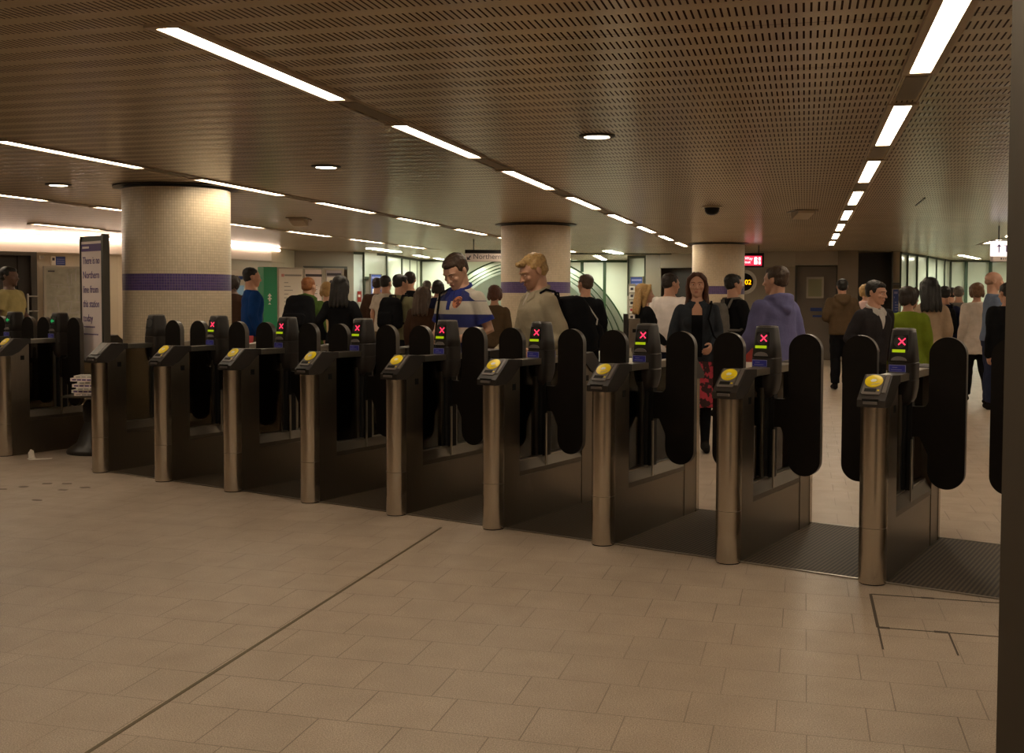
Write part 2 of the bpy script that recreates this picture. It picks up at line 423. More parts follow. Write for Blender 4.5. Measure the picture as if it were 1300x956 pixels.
trim(MB().box(-.05, .05, 0, 6.6, CEIL-.025, CEIL-.001, Matrix.Translation(gnd(640, 27.2)) @ Matrix.Rotation(YAW-pi/2, 4, 'Z')), 'olive_trim')
# pier beside the tunnel, brown pier, recess
struct(poly_wall([(796, 32.3), (797.5, 29.0)], 0, CEIL, off1=.05), 'wall_far_8', 'wall_taupe')
struct(poly_wall([(797, 29.0), (819, 28.6)], 1.72, CEIL, off0=-.05, off1=.3), 'wall_far_9', 'white_enamel')
struct(poly_wall([(797, 29.0), (820, 28.6)], 0, 1.75, off1=.3), 'wall_far_10', 'wall_brown')
for pts in ([(796.3, 28.9), (798.3, 28.9)], [(817.7, 28.5), (820, 28.5)]):
    trim(poly_wall(pts, 1.5, CEIL-.003, off0=-.1, off1=.05), 'olive_trim')
trim(poly_wall([(796.3, 28.85), (820, 28.45)], CEIL-.07, CEIL-.003, off0=-.08, off1=.05), 'olive_trim')
struct(poly_wall([(819.5, 27.6), (839, 27.3)], 0, CEIL, off1=1.2), 'wall_far_11', 'wall_brown')
struct(poly_wall([(838, 27.3), (1009, 25.8)], 2.20, CEIL, off0=-.02, off1=.4), 'wall_far_12', 'wall_band')
struct(poly_wall([(838, 27.8), (895, 27.2)], 0, 2.3, off1=.2), 'wall_far_13', 'door_dark')
struct(poly_wall([(893, 26.8), (1009, 25.8)], 0, 2.21, off1=.4), 'wall_far_14', 'wall_taupe')
struct(poly_wall([(1008, 25.8), (1064, 25.5)], 2.23, CEIL, off1=.4), 'wall_far_15', 'wall_band')
struct(poly_wall([(1063, 25.4), (1089, 25.2)], 0, CEIL, off0=-.25, off1=.4), 'wall_far_16', 'wall_brown')
struct(poly_wall([(1088, 26.6), (1134, 26.4)], 0, CEIL, off1=.3), 'wall_far_17', 'door_dark')
struct(poly_wall([(1133, 25.6), (1141.5, 25.5)], 1.8, CEIL, off1=.6), 'wall_far_18', 'wall_beige')
struct(poly_wall([(1133, 25.7), (1141.5, 25.6)], 0, 1.8, off1=.6), 'wall_far_19', 'wall_brown')
trim(poly_wall([(1131.5, 25.5), (1133.2, 25.5)], 0, CEIL-.003, off0=-.05, off1=.3), 'frame_dark')
trim(poly_wall([(1132, 25.45), (1142, 25.4)], 1.77, 1.82, off0=-.05, off1=.1), 'frame_dark')
# right-hand lit bay of white panels
struct(poly_wall([(1141, 25.9), (1178, 28.4), (1206, 31.6)], 0, CEIL), 'wall_far_20', 'white_enamel')
struct(poly_wall([(1205.5, 31.6), (1420, 31.6)], 0, CEIL), 'wall_far_21', 'white_enamel')
for px, D, wd, mm in ((1142, 25.85, .06, 'olive_trim'), (1152, 26.5, .02, 'olive_trim'), (1164, 27.3, .025, 'olive_trim'), (1177, 28.2, .03, 'green_trim'), (1188.5, 29.4, .02, 'olive_trim'), (1199, 30.6, .02, 'olive_trim'),
                      (1206, 31.5, .06, 'olive_trim'), (1226, 31.5, .08, 'green_trim'), (1257, 31.5, .07, 'green_trim')):
    p = gnd(px, D); trim(MB().box(p.x-wd/2, p.x+wd/2, p.y-.05, p.y+.05, 0, CEIL-.002), mm)
trim(poly_wall([(1141, 25.75), (1177, 28.2), (1206, 31.4), (1420, 31.4)], CEIL-.05, CEIL-.003, off0=-.02, off1=.1), 'olive_trim')
# grey door with a small window in the far wall
f = MB(); poly_wall([(1008, 25.85), (1012, 25.83)], 0, 2.23, off1=.2, mb=f); poly_wall([(1061, 25.57), (1064.5, 25.55)], 0, 2.23, off1=.2, mb=f)
door = poly_wall([(1010, 25.95), (1063, 25.65)], 0, 2.2, off0=.02, off1=.08).obj('door_1', 'door_grey', kind='structure')
o = f.obj('door_frame', 'frame_dark', door)
z1, z0 = zat(350.5, 25.8), zat(377.5, 25.8)
fr = poly_wall([(1023.5, 25.9), (1045.5, 25.75)], z0, z1, off0=-.02, off1=.04).obj('vision_panel_frame', 'frame_alu', door)
poly_wall([(1026, 25.88), (1043, 25.76)], z0+.04, z1-.05, off0=-.025, off1=.02).obj('vision_pane', mat('pane_green', (.24, .23, .13), .3), fr)
for ya, yb, x0 in ((389.5, 394, 1029), (399, 401.5, 1032)):
    poly_wall([(x0, 25.85), (1043.5, 25.75)], zat(yb, 25.8), zat(ya, 25.8), off0=-.01, off1=.03).obj('door_notice', 'print_blue', door)
# dark double door in the left wall
d2o = poly_wall([(-63, 18.6), (0, 19.05), (48, 19.4)], 0, 2.22, off0=.02, off1=.08).obj('door_2', 'door_dark', kind='structure')
f = MB(); poly_wall([(40, 19.15), (47.5, 19.2)], 0, 2.22, off0=-.03, off1=.1, mb=f); poly_wall([(-63, 18.4), (-56, 18.45)], 0, 2.22, off0=-.03, off1=.1, mb=f)
poly_wall([(-63, 18.4), (0, 18.85), (47.5, 19.2)], 2.17, 2.235, off0=-.03, off1=.1, mb=f); f.obj('door_frame', 'frame_dark', d2o)
f = MB(); p = gnd(35.3, 18.95); f.tube([p+Vector((0, 0, 1.17)), p+Vector((0, 0, 1.49))], .018); f.tube([p+Vector((0, 0, 1.2)), p+Vector((0, .25, 1.2))], .012); f.tube([p+Vector((0, 0, 1.46)), p+Vector((0, .25, 1.46))], .012)
f.obj('pull_handle', 'silver', d2o, True)
poly_wall([(22, 19.15), (23.2, 19.16)], 0, 2.17, off0=-.03, off1=.05).obj('meeting_stile', 'black', d2o)

# dark pillar close by at the right edge
p = gnd(1277, 2.6)
struct(MB().box(0, 1.3, 0, .7, 0, CEIL, Matrix.Translation(p) @ Matrix.Rotation(YAW-rad(24.5), 4, 'Z')).bevel(.012, 2), 'pillar', 'pillar_dark')

# mosaic columns with a dark shadow gap ring at the ceiling
for i, (cx, cy) in enumerate(((-5.985, 9.60), (-3.855, 15.78), (-1.672, 22.2))):
    n = 96
    o = MB().cyl((0, 0), .515, 0, CEIL-.035, n).obj('column_%d' % (i+1), 'mosaic_column', kind='structure', smooth=True)
    o.location = (cx, cy, 0)
    g = MB().cyl((0, 0), .60, CEIL-.012, CEIL-.002, n); g.obj('shadow_gap', 'dark_trim', o, True)
    MB().cyl((0, 0), .49, CEIL-.036, CEIL-.01, n).obj('neck', 'dark_trim', o, True)

# inlaid joints and access cover in the floor
trim(MB().box(-2.256, -2.240, 1.0, 6.66, 0, .0015), 'brass')
f = MB(); x0, x1, y0, y1 = .343, .642, 5.17, 5.745
for b in ((x0-.008, x0+.006, y0, y1), (x0, 1.1, y1-.006, y1+.006), (x0, 1.1, y0-.006, y0+.004), (x1-.004, x1+.004, 4.85, y0), (x0-.004, x0+.004, 4.85, y0)): f.box(*b, 0, .0012)
for b in ((x0, x0+.05, y0-.012, y0+.012), (x1-.06, x1+.0, y0-.012, y0+.014), (x1-.06, x1, y1-.012, y1+.012), (x1+.3, x1+.36, y1-.012, y1+.012)): f.box(*b, 0, .0015)
trim(f, mat('joint_dark', (.055, .038, .022), .7))
f = MB()
for px, py in ((85, 614), (80, 622), (108, 619), (47, 635), (30, 618), (2, 621), (60, 614)):
    p = at(px, 1, py); v = p-Vector((0, 0, CAMH)); t = -CAMH/v.z; q = Vector((v.x*t, v.y*t, 0))
    f.prism([(q.x+(.055*cos(a)+.008*sin(3*a+px))*.8, q.y+(.030+.008*cos(2*a+py))*sin(a)) for a in [2*pi*i/14 for i in range(14)]], 0, .0010, lambda a, b, h: Vector((a, b, h)))
trim(f, mat('stain', (.14, .10, .07), .6))

# ------------------------------------------------------------------ ceiling lights
def proj(p):
    v = p-Vector((0, 0, CAMH)); zz = v.dot(fw)
    return (CX+FPX*v.dot(r2)/zz, CY+FPX*v.dot(d2)/zz, zz) if zz > .1 else (9999, 9999, zz)
def lamp_meshes(L, wd, m):
    a = MB().box(-wd/2, wd/2, 0, L, -.008, -.003).mesh('diffuser', m)
    f = MB()
    t = .034
    f.box(-wd/2-t, -wd/2, -t, L+t, -.014, 0); f.box(wd/2, wd/2+t, -t, L+t, -.014, 0); f.box(-wd/2, wd/2, -t, 0, -.014, 0); f.box(-wd/2, wd/2, L, L+t, -.014, 0)
    return a, f.mesh('frame', 'lamp_trim')
LA, LF = lamp_meshes(1.62, .092, 'lamp')
def put_lamp(label, loc, rz, ma, mf, group):
    t = thing('strip_light', label, 'ceiling light', loc, rz, group)
    for nm, me in (('diffuser', ma), ('frame', mf)):
        c = bpy.data.objects.new(nm, me); C.objects.link(c); c.parent = t
    return t
ORD = ['nearest', 'second', 'third', 'fourth', 'fifth', 'sixth', 'seventh', 'eighth', 'ninth', 'tenth', 'eleventh', 'twelfth']
ROWS = [(.503, 'straight row leading to the grey door', 25.0), (-2.42, 'row between the middle and far columns', 24.9), (-5.31, 'row just right of the front column', 27.5),
        (-8.2, 'row behind the front column', 24.0), (-11.1, 'row nearest the left wall', 20.5), (3.4, 'row partly behind the dark pillar', 25.0)]
off = MB()
def visible(x, y0, y1):
    for t in (0, .25, .5, .75, 1):
        a = proj(Vector((x, y0+(y1-y0)*t, CEIL)))
        if 2 < a[0] < 1278 and 2 < a[1] < 950: return True
    return False
for X, rn, ymax in ROWS:
    cnt = 0; y = 3.82-2.53*4
    while y+1.62 < ymax:
        if X < -11 and y > 19.0: break
        if visible(X, y, y+1.62):
            put_lamp('white strip light in the ceiling, %s of the %s' % (ORD[min(cnt, 11)], rn), (X, y, CEIL), 0, LA, LF, 'strip lights in the perforated ceiling'); cnt += 1
            f = MB().box(X-.05, X+.05, y+1.62+.14, y+2.53-.14, CEIL-.004, CEIL); trim(f, 'infill')
            f = MB(); f.box(X-.074, X-.066, y+1.64, y+2.51, CEIL-.006, CEIL); f.box(X+.066, X+.074, y+1.64, y+2.51, CEIL-.006, CEIL); trim(f, 'lamp_trim')
        elif X > -4 or y > (4 if X < -7 else 8): off.box(X-.046, X+.046, y, y+1.62, CEIL-.008, CEIL-.003)
        y += 2.53
for X in (6.3,):
    y = 3.82-2.53*4
    while y < 22:
        if not visible(X, y, y+1.62): off.box(X-.046, X+.046, y, y+1.62, CEIL-.008, CEIL-.003)
        y += 2.53
trim(off, 'lamp')
# lamps over the white tiled bays, then added glowing panels that brighten them
def bay_lamp(a, b, label, wd=.16, m='lamp_cool'):
    p, q = gnd(*a), gnd(*b); d = q-p; L = d.length
    ma, mf = lamp_meshes(L, wd, m)
    put_lamp(label, (p.x, p.y, CEIL), math.atan2(d.y, d.x)-pi/2, ma, mf, 'strip lights over the white panelled bays')
bay_lamp((756, 28.3), (767, 31.8), 'short strip light above the tunnel mouth, right of the middle column')
bay_lamp((527, 28.3), (543, 30.3), 'strip light over the white panels left of the man in the striped polo')
bay_lamp((553, 30.6), (561, 32.0), 'short strip light close to the white wall above the striped-polo man')
bay_lamp((1218, 27.3), (1241, 30.0), 'strip light near the white panel wall, below and left of the lit arrow sign')
bay_lamp((1156, 27.2), (1170, 28.6), 'strip light above the dark-haired woman at the white panels')
o = MB()  # extra glowing ceiling panels, added only to brighten the white bays
for a, b in (((600, 28.5), (640, 30.5)), ((690, 29), (720, 31.5)), ((640, 34), (660, 38)), ((1300, 24), (1330, 30)), ((470, 24.6), (505, 26.6)), ((770, 25.6), (790, 27.6))):
    p, q = gnd(*a), gnd(*b); d = (q-p); nn = Vector((-d.y, d.x, 0)).normalized()*.1
    vs = [p-nn, q-nn, q+nn, p+nn]
    o.prism([(v.x, v.y) for v in vs], CEIL-.009, CEIL-.004, lambda a, b, h: Vector((a, b, h)))
trim(o, 'lamp_cool')
o = MB()  # glowing strips added inside the vault to lighten its lining
for sv in (AC-1.5, AC+1.5):
    q = [pw(sv-.16, 0, .4), pw(sv+.16, 0, .4), pw(sv+.16, 0, 7.2), pw(sv-.16, 0, 7.2)]
    o.prism([(v.x, v.y) for v in q], CEIL-.07, CEIL-.03, lambda a, b, h: Vector((a, b, h)))
trim(o, 'lamp_cool')
# cove light along the left wall
cl = poly_wall([LW[0], LW[1], LW[2], LW[3], LW[4], LW[5], LW[6], (356, 24.8)], CEIL-.075, CEIL-.03, off0=-.14, off1=-.09).obj('cove_light', 'cove')
tag(cl, 'long glowing cove light along the top of the left wall', 'ceiling light')
# round downlights
def downlight(px, py, label):
    v = at(px, 1, py)-Vector((0, 0, CAMH)); t = (CEIL-CAMH)/v.z
    d = thing('downlight', label, 'ceiling light', (v.x*t, v.y*t, CEIL), 0, 'round downlights in the ceiling')
    n = 32
    R = [[(r*cos(2*pi*i/n), r*sin(2*pi*i/n), z) for i in range(n)] for r, z in ((.085, 0), (.12, 0), (.118, -.008), (.098, -.016), (.085, -.012))]
    MB().loft(R).obj('rim', 'dark_trim', d, True)
    MB().cyl((0, 0), .083, -.012, -.008, n).obj('lens', 'lamp', d)
downlight(758, 172, 'round downlight in front of the middle column, right of the long strip row')
downlight(414, 211, 'round downlight right of the front column')
downlight(74, 234, 'round downlight left of the front column')
# dome camera and small ceiling fittings
def onceil(px, py):
    v = at(px, 1, py)-Vector((0, 0, CAMH)); t = (CEIL-CAMH)/v.z; return Vector((v.x*t, v.y*t, CEIL))
p = onceil(904, 262)
d = thing('dome_camera', 'black dome security camera under the ceiling above the far column', 'security camera', p)
n = 24; R = [[(r*cos(2*pi*i/n), r*sin(2*pi*i/n), z) for i in range(n)] for r, z in ((.09, 0), (.092, -.02), (.086, -.03), (.082, -.06), (.062, -.088), (.03, -.102), (.008, -.105))]
MB().loft(R).obj('dome', 'tower_glass', d, True)
R = [[(r*cos(2*pi*i/n), r*sin(2*pi*i/n), z) for i in range(n)] for r, z in ((.12, 0), (.12, -.012), (.1, -.018))]
MB().loft(R).obj('mount', 'lamp_trim', d, True)
for px, py, lab in ((1024, 266, 'small wedge-shaped loudspeaker under the ceiling left of the straight light row'), (376, 276, 'small wedge-shaped loudspeaker under the ceiling right of the front column')):
    p = onceil(px, py)
    d = thing('ceiling_speaker', lab, 'loudspeaker', p, YAW, 'wedge loudspeakers on the ceiling')
    MB().prism([(0, 0), (-.35, 0), (-.30, -.10), (-.02, -.04)], -.10, .10, lambda a, b, h: Vector((h, -a, b))).bevel(.008).obj('housing', 'lamp_trim', d)
    MB().box(-.14, .14, -.02, .40, -.012, 0).obj('base_plate', 'infill', d)
p = onceil(1168, 256); trim(MB().box(-.006, .006, -.5, .5, -.008, 0, Matrix.Translation(p)), 'black')

# ------------------------------------------------------------------ ticket gates
PHI = .319; U = Vector((cos(PHI), -sin(PHI), 0)); V = Vector((sin(PHI), cos(PHI), 0)); G0 = Vector((-5.806, 7.948, 0)); PT = .801
def G(i, u, v, z=0): return G0+U*(i*PT+u)+V*v+Vector((0, 0, z))
W = .135
def xy(a, b, h): return Vector((a, b, h))
def vz(a, b, h): return Vector((h, a, b))       # outline in (v,z) extruded along u
LEN = 1.38
def make_gate():
    t = thing('ticket_gate', 'gate', 'ticket gate')
    for s in (0, 1):     # front half, then the same half turned round at the far end
        T = Matrix.Identity(4) if not s else Matrix.Translation((W, LEN, 0)) @ Matrix.Rotation(pi, 4, 'Z')
        def fl(a, b, h, T=T): return T @ Vector((a, b, h))
        def fz(a, b, h, T=T): return T @ Vector((h, a, b))
        r = .038
        pts = [(0, .088)]+[(W*i/24, -.010+.052*abs(2*i/24-1)**2.6) for i in range(25)]+[(W, .088)]      # bowed front
        po = MB().prism(pts, .006, .928, fl).obj('post', 'steel_post', t, True)
        MB().prism([(a*.96+.0027, b+.006) for a, b in pts], 0, .012, fl).obj('base_shoe', 'black', po)
        MB().prism([(a*1.004-.0003, b-.0008 if b < .05 else b) for a, b in pts], .296, .2985, fl).obj('seam', 'steel_panel', po)
        MB().prism([(.088, 0), (.275, 0), (.275, 1.03), (.262, 1.035), (.17, .955), (.10, .928), (.088, .928)], .004, W-.004, fz).bevel(.002, 1).obj('cabinet', 'steel_panel', t)
        for u0, u1 in ((.002, .005), (W-.005, W-.002)): MB().prism([(.187, .886), (.225, .886), (.225, .926), (.187, .926)], u0, u1, fz).obj('sensor_window', 'black', t)
        # reader head
        prof = [(-.020, .930), (.098, .930), (.165, .960), (.262, 1.036), (.290, 1.036), (.290, 1.081), (.128, 1.088), (.010, .990), (-.020, .966)]
        h = MB().prism(prof, -.004, W+.004, fz).bevel(.006, 2).obj('reader_head', 'head_plastic', t, True)
        e = Vector((0, .118, .098)).normalized(); nrm = Vector((0, -e.z, e.y))
        o0 = Vector((W/2, .010, .990))
        Mf = T @ Matrix((( 1, 0, 0, o0.x), (0, e.y, nrm.y, o0.y), (0, e.z, nrm.z, o0.z), (0, 0, 0, 1)))
        pl = MB(); pl.prism([(-.060, .012), (-.052, .002), (.030, .002), (.036, .010), (.036, .150), (-.060, .150)], -.001, .006, lambda a, b, h: Mf @ Vector((a, b, h))).bevel(.003, 1)
        pl.prism([(.042, .018), (.062, .018), (.062, .152), (.042, .152)], -.001, .005, lambda a, b, h: Mf @ Vector((a, b, h)))
        pl.obj('reader_plate', 'plate_plastic', h, True)
        n = 32
        MB().loft([[Mf @ Vector((-.012+q*cos(2*pi*i/n), .098+q*sin(2*pi*i/n), z)) for i in range(n)] for q, z in ((.046, .004), (.046, .0095), (.0435, .011))]).obj('reader_disc', 'yellow_disc', h, True)
        d = MB()   # pale hand-and-card mark on the disc
        d.prism([(-.030, .098), (-.022, .088), (-.004, .092), (.004, .102), (-.004, .110), (-.020, .110)], .011, .0125, lambda a, b, h: Mf @ Vector((a, b, h)))
        d.obj('reader_mark', 'white_print', h)
        d = MB(); d.prism([(-.018, .066), (.022, .080), (.021, .083), (-.019, .069)], .011, .0122, lambda a, b, h: Mf @ Vector((a, b, h))); d.obj('disc_line', 'print_grey', h)
        sl = MB(); sl.prism([(-.048, .020), (.012, .020), (.012, .043), (-.048, .043)], .0055, .0075, lambda a, b, h: Mf @ Vector((a, b, h))); sl.obj('slot_panel', 'black', h)
        sl = MB(); sl.prism([(.018, .027), (.028, .027), (.028, .036), (.018, .036)], .0055, .0085, lambda a, b, h: Mf @ Vector((a, b, h))); sl.obj('status_dot', 'yellow_disc', h)
        sl = MB().box(.030, .100, -.032, -.012, .946, .960, T).bevel(.003, 1).obj('ticket_lip', 'plate_plastic', h)
        MB().box(.024, .106, -.028, -.016, .962, .974, T).obj('ticket_slot', 'black', h)
    MB().box(.008, W-.008, .27, LEN-.27, 0, .312).bevel(.002, 1).obj('plinth', 'steel_panel', t)
    MB().prism([(.006, .314), (W-.006, .314), (W-.006, .345), (W-.036, .405), (.036, .405), (.006, .345)], .275, LEN-.275, lambda a, b, h: Vector((a, h, b))).obj('sill', 'steel_sill', t)
    MB().box(.040, W-.040, .275, LEN-.275, .403, .412).obj('glazing_bead', 'steel_rail', t)
    MB().box(.016, W-.016, .27, LEN-.27, 1.036, 1.076).bevel(.006, 2).obj('top_rail', 'steel_rail', t, True)
    for a, b in ((.277, .578), (.742, LEN-.277)): MB().box(.064, .071, a, b, .40, 1.04).obj('glass_pane', 'tinted_glass', t)
    for a in (.566, .728): MB().box(.056, .079, a, a+.022, .40, 1.04).obj('mullion', 'steel_rail', t)
    for u in (.004, W-.013): MB().box(u, u+.009, .606, .622, .345, .70).obj('edge_strip', 'steel_rail', t)
    # display tower
    cx, cy = W/2, .648
    def sq(z, hw, hd, yo=0, p=4.0, n=40):
        o = []
        for i in range(n):
            a = 2*pi*i/n; c, s_ = cos(a), sin(a); q = (abs(c)**p+abs(s_)**p)**(-1/p); o.append(Vector((cx+hw*q*c, cy+yo+hd*q*s_, z)))
        return o
    tw = thing_part = MB().loft([sq(.885, .030, .035), sq(.900, .050, .06, p=3), sq(.93, .066, .078, p=3), sq(.985, .074, .088), sq(1.03, .076, .09), sq(1.032, .074, .088), sq(1.038, .074, .088), sq(1.04, .076, .09), sq(1.128, .076, .09), sq(1.131, .073, .087)]).obj('display_tower', 'tower_plastic', t, True)
    MB().loft([sq(1.131, .072, .085), sq(1.137, .075, .088), sq(1.20, .070, .080), sq(1.295, .0605, .066), sq(1.312, .057, .062), sq(1.322, .048, .052)]).obj('display_housing', 'tower_plastic', tw, True)
    MB().loft([sq(1.313, .0585, .0635), sq(1.3185, .056, .0605)]).obj('housing_rim', 'plate_plastic', tw, True)
    for s in (0, 1):
        T = Matrix.Identity(4) if not s else Matrix.Translation((W, 2*cy, 0)) @ Matrix.Rotation(pi, 4, 'Z')
        # the front face leans back: from v = cy-.088 at 1.137 to cy-.066 at 1.295
        A = Vector((cx, cy-.0885, 1.137)); B = Vector((cx, cy-.0665, 1.295)); e = (B-A).normalized(); nr = Vector((0, -e.z, e.y))
        Mf = T @ Matrix((((1, 0, 0, A.x), (0, e.y, nr.y, A.y), (0, e.z, nr.z, A.z), (0, 0, 0, 1))))
        F = lambda a, b, h, Mf=Mf: Mf @ Vector((a, b, h))
        MB().prism([(-.045, .062), (.045, .062), (.041, .150), (-.041, .150)], -.004, .0015, F).obj('display_glass', 'tower_glass', tw)
        MB().prism(arc(-.003, .112, .036, 0, 2*pi, 28)[:-1], .0012, .0022, F).obj('display_lens', 'head_plastic', tw)
        x = MB(); c0 = Vector((.006, .113)); L = .0265; wd = .0030
        if s == 0:
            for sg in (1, -1):
                d = Vector((1, sg)).normalized(); q = Vector((-d.y, d.x))*wd
                pp = [c0-d*L-q, c0+d*L-q, c0+d*L+q, c0-d*L+q]
                x.prism([(p.x, p.y) for p in pp], .002, .0045+.0003*sg, F)
            x.obj('cross_light', 'red_light', tw)
        x = MB(); x.prism([(-.044, .052), (.026, .052), (.026, .068), (-.044, .068)], .0015, .004, F); x.obj('instruction_strip', 'lime_light', tw)
        x = MB(); x.prism([(-.046, .006)]+[(-.006+.042*cos(a), .006+.024*sin(a)) for a in [pi-pi*i/14 for i in range(15)]][::-1], -.002, .006, F); x.obj('speaker_dome', 'plate_plastic', tw, True)
        y0 = cy-.0915
        x = MB().box(cx-.056, cx+.030, y0, y0+.004, 1.082, 1.116, T).obj('blue_label', 'blue_label', tw)
        x = MB().box(cx-.059, cx+.033, y0+.001, y0+.0035, 1.079, 1.119, T); x.obj('label_border', 'blue_text', tw)
        x = MB(); x.box(cx-.040, cx-.012, y0-.0006, y0+.002, 1.103, 1.106, T); x.box(cx-.046, cx+.012, y0-.0006, y0+.002, 1.090, 1.093, T); x.obj('label_lines', 'blue_text', tw)
    MB().loft([sq(.405, .030, .042), sq(.60, .030, .042), sq(.90, .034, .046)]).obj('support_column', 'black', t, True)
    # paddles: rounded leaf on a thick arm
    for sg in (1, -1):
        c0, hw, zt, zb = .240, .098, 1.277, .432     # measured from the gate's middle
        P = []
        P += arc(c0, zt-hw, hw, 0, pi, 22)                       # top
        P += [(c0-hw, .93)]
        P += [(c0-hw-.035*(i/6)**2.0 if i else c0-hw, .93-.045*(1-(1-i/6)**2)) for i in range(1, 7)]
        P += [(.02, .885), (.02, .715)]
        P += [(c0-hw-.045*(1-i/8)**2.0, .715-.095*(1-(1-i/8)**2)) for i in range(0, 9)]
        P += arc(c0, zb+hw, hw, pi, 2*pi, 22)
        m = MB().prism([(cx+sg*a, b) for a, b in P], cy-.022, cy+.022, lambda a, b, h: Vector((a, h, b)))
        m.bevel(.012, 3, 50)
        pd = m.obj('paddle', ['paddle_rubber', 'paddle_lit_edge'], t, True)
        for q in pd.data.polygons:
            if abs(q.normal.y) < .75: q.material_index = 1
        # hinge housing, just outside the glass
        MB().box(cx+sg*.045-.012, cx+sg*.045+.012, cy-.03, cy+.03, .41, .91).bevel(.006, 2).obj('hinge_post', 'black', t, True)
    return t
gate0 = make_gate()
BEH = ['ticket gate without a yellow reader disc, beside the tall service notice',
       'ticket gate in front of the mosaic column with a faint lime strip on its tower',
       'ticket gate in front of the man in the blue top by the green cabinet',
       'ticket gate in front of the long-haired woman in black',
       'ticket gate whose tower hides the waist of the man in the striped polo',
       'ticket gate whose tower stands before the blond man in the tan jacket',
       'ticket gate just left of the woman in the dark denim jacket',
       'ticket gate in front of the man in the lavender hoodie',
       'ticket gate nearest the camera, in front of the green-jacketed woman',
       'ticket gate almost wholly hidden behind the dark pillar']
for i in range(9, -1, -1):
    skip = []
    if i == 0: skip = ['reader_disc', 'reader_mark', 'disc_line', 'cross_light', 'instruction_strip', 'speaker_dome', 'status_dot', 'slot_panel', 'blue_label', 'label_border', 'label_lines']
    g = dup(gate0, G(i, 0, 0), -PHI, skip) if i else None
    if g is None:
        g = dup(gate0, G(0, 0, 0), -PHI, skip)
        for ch in list(g.children):       # this end gate has no leaf on its outer side
            if ch.name.startswith('paddle') and sum(v.co.x for v in ch.data.vertices)/len(ch.data.vertices) < W/2: bpy.data.objects.remove(ch)
    tag(g, BEH[i], 'ticket gate', 'ticket gates across the hall')
for j, (u, v, lab) in enumerate(((-1.533, .09, 'ticket gate at the far left end, left of the tall service notice'), (-2.27, .09, 'ticket gate mostly cut off by the left edge, in front of the dark double door'))):
    g = dup(gate0, G(0, u, v), -PHI, ['cross_light', 'instruction_strip'])
    tag(g, lab, 'ticket gate', 'ticket gates across the hall')
    for ch in g.children:
        if ch.name.startswith('display_tower'):
            A = Vector((W/2, .648-.0885, 1.137)); B = Vector((W/2, .648-.0665, 1.295)); e = (B-A).normalized(); nr = Vector((0, -e.z, e.y))
            Mf = Matrix((((1, 0, 0, A.x), (0, e.y, nr.y, A.y), (0, e.z, nr.z, A.z), (0, 0, 0, 1))))
            MB().prism([(-.036, .105), (-.010, .085), (-.010, .098), (.016, .098), (.016, .112), (-.010, .112), (-.010, .125)], .002, .0045, lambda a, b, h: Mf @ Vector((a, b, h))).obj('arrow_light', 'green_light', ch)
def remove_tree(o):
    for ch in list(o.children): remove_tree(ch)
    bpy.data.objects.remove(o)
remove_tree(gate0)
# ribbed mat under the gates with a metal nosing
t = thing('floor_mat', 'dark ribbed mat strip running under the row of ticket gates', 'mat', G(0, 0, 0), -PHI)
MB().box(-.10, 9*PT+1.2, .10, 1.385, 0, .004).obj('ribbed_surface', 'ribbed_mat', t)
MB().box(-.10, 9*PT+1.2, .086, .104, 0, .006).obj('metal_edge', 'steel_rail', t)
MB().box(-.10, 9*PT+1.2, 1.381, 1.395, 0, .006).obj('metal_edge', 'steel_rail', t)

# ------------------------------------------------------------------ tall service notice
D = 10.35; p = gnd(128, D)
t = thing('service_notice', 'tall pale notice board on a dark floor stand reading There is no Northern line', 'notice', p, YAW)
n = 36
R = [[(r*cos(2*pi*i/n), .75*r*sin(2*pi*i/n)-.05, z) for i in range(n)] for r, z in ((.31, 0), (.315, .02), (.30, .045), (.22, .10), (.16, .26), (.145, .30))]
MB().loft(R).obj('weighted_base', 'head_plastic', t, True)
R = [[(r*cos(2*pi*i/n)-.01, .75*r*sin(2*pi*i/n)-.05, z) for i in range(n)] for r, z in ((.145, .30), (.15, .45), (.12, .50), (.1, .51))]
MB().loft(R).obj('stand_collar', 'head_plastic', t, True)
# board: a box seen on its corner; local x to the right, y away
Bm = Matrix.Translation((.052, -.05, 0)) @ Matrix.Rotation(rad(-44), 4, 'Z')     # face runs back to the left from the near corner
z0, z1 = .84, 2.055
wB = .46
# body outline in plan: face along -x, thickness along +y (to the right)
def bb(a, b, h): return Bm @ Vector((a, b, h))
MB().box(-wB-.02, -.0, .0, .045, z0, z1, Bm).bevel(.004, 1).obj('board', 'frame_dark', t)
pl = MB(); pl.box(-wB, -.035, -.006, .0, z0+.02, z1-.05, Bm); pl.obj('poster_sheet', 'paper_pink', t)
e = MB(); e.box(-.030, .010, -.014, .052, z0-.03, z1+.012, Bm).bevel(.006, 2); e.obj('edge_rail', 'frame_dark', t)
e = MB(); e.box(-wB-.022, -wB-.004, -.014, .05, z0, z1, Bm).bevel(.004, 1); e.obj('edge_rail', 'frame_dark', t)
h = MB().box(-wB+.004, -.045, -.009, -.005, z1-.145, z1-.075, Bm).obj('header_band', mat('band_purple', (.10, .045, .20), .5), t)
rotB = (Bm @ Matrix.Rotation(pi/2, 4, 'X')).to_euler()
def btext(nm, body, size, a, z, m, sx=1.0): return text_mesh(nm, body, size, m, t, bb(a, -.0075, z), rotB, .001, sx=sx)
f = MB(); f.box(-wB+.03, -wB+.17, -.0105, -.008, z1-.118, z1-.098, Bm); f.obj('header_print', 'paper_pink', t)
for i, s_ in enumerate(('There is no', 'Northern', 'line from', 'this station', 'today')):
    btext('notice_text', s_, .098, -wB+.03, z1-.265-i*.138, 'print_purple', .78 if len(s_) > 10 else .9)
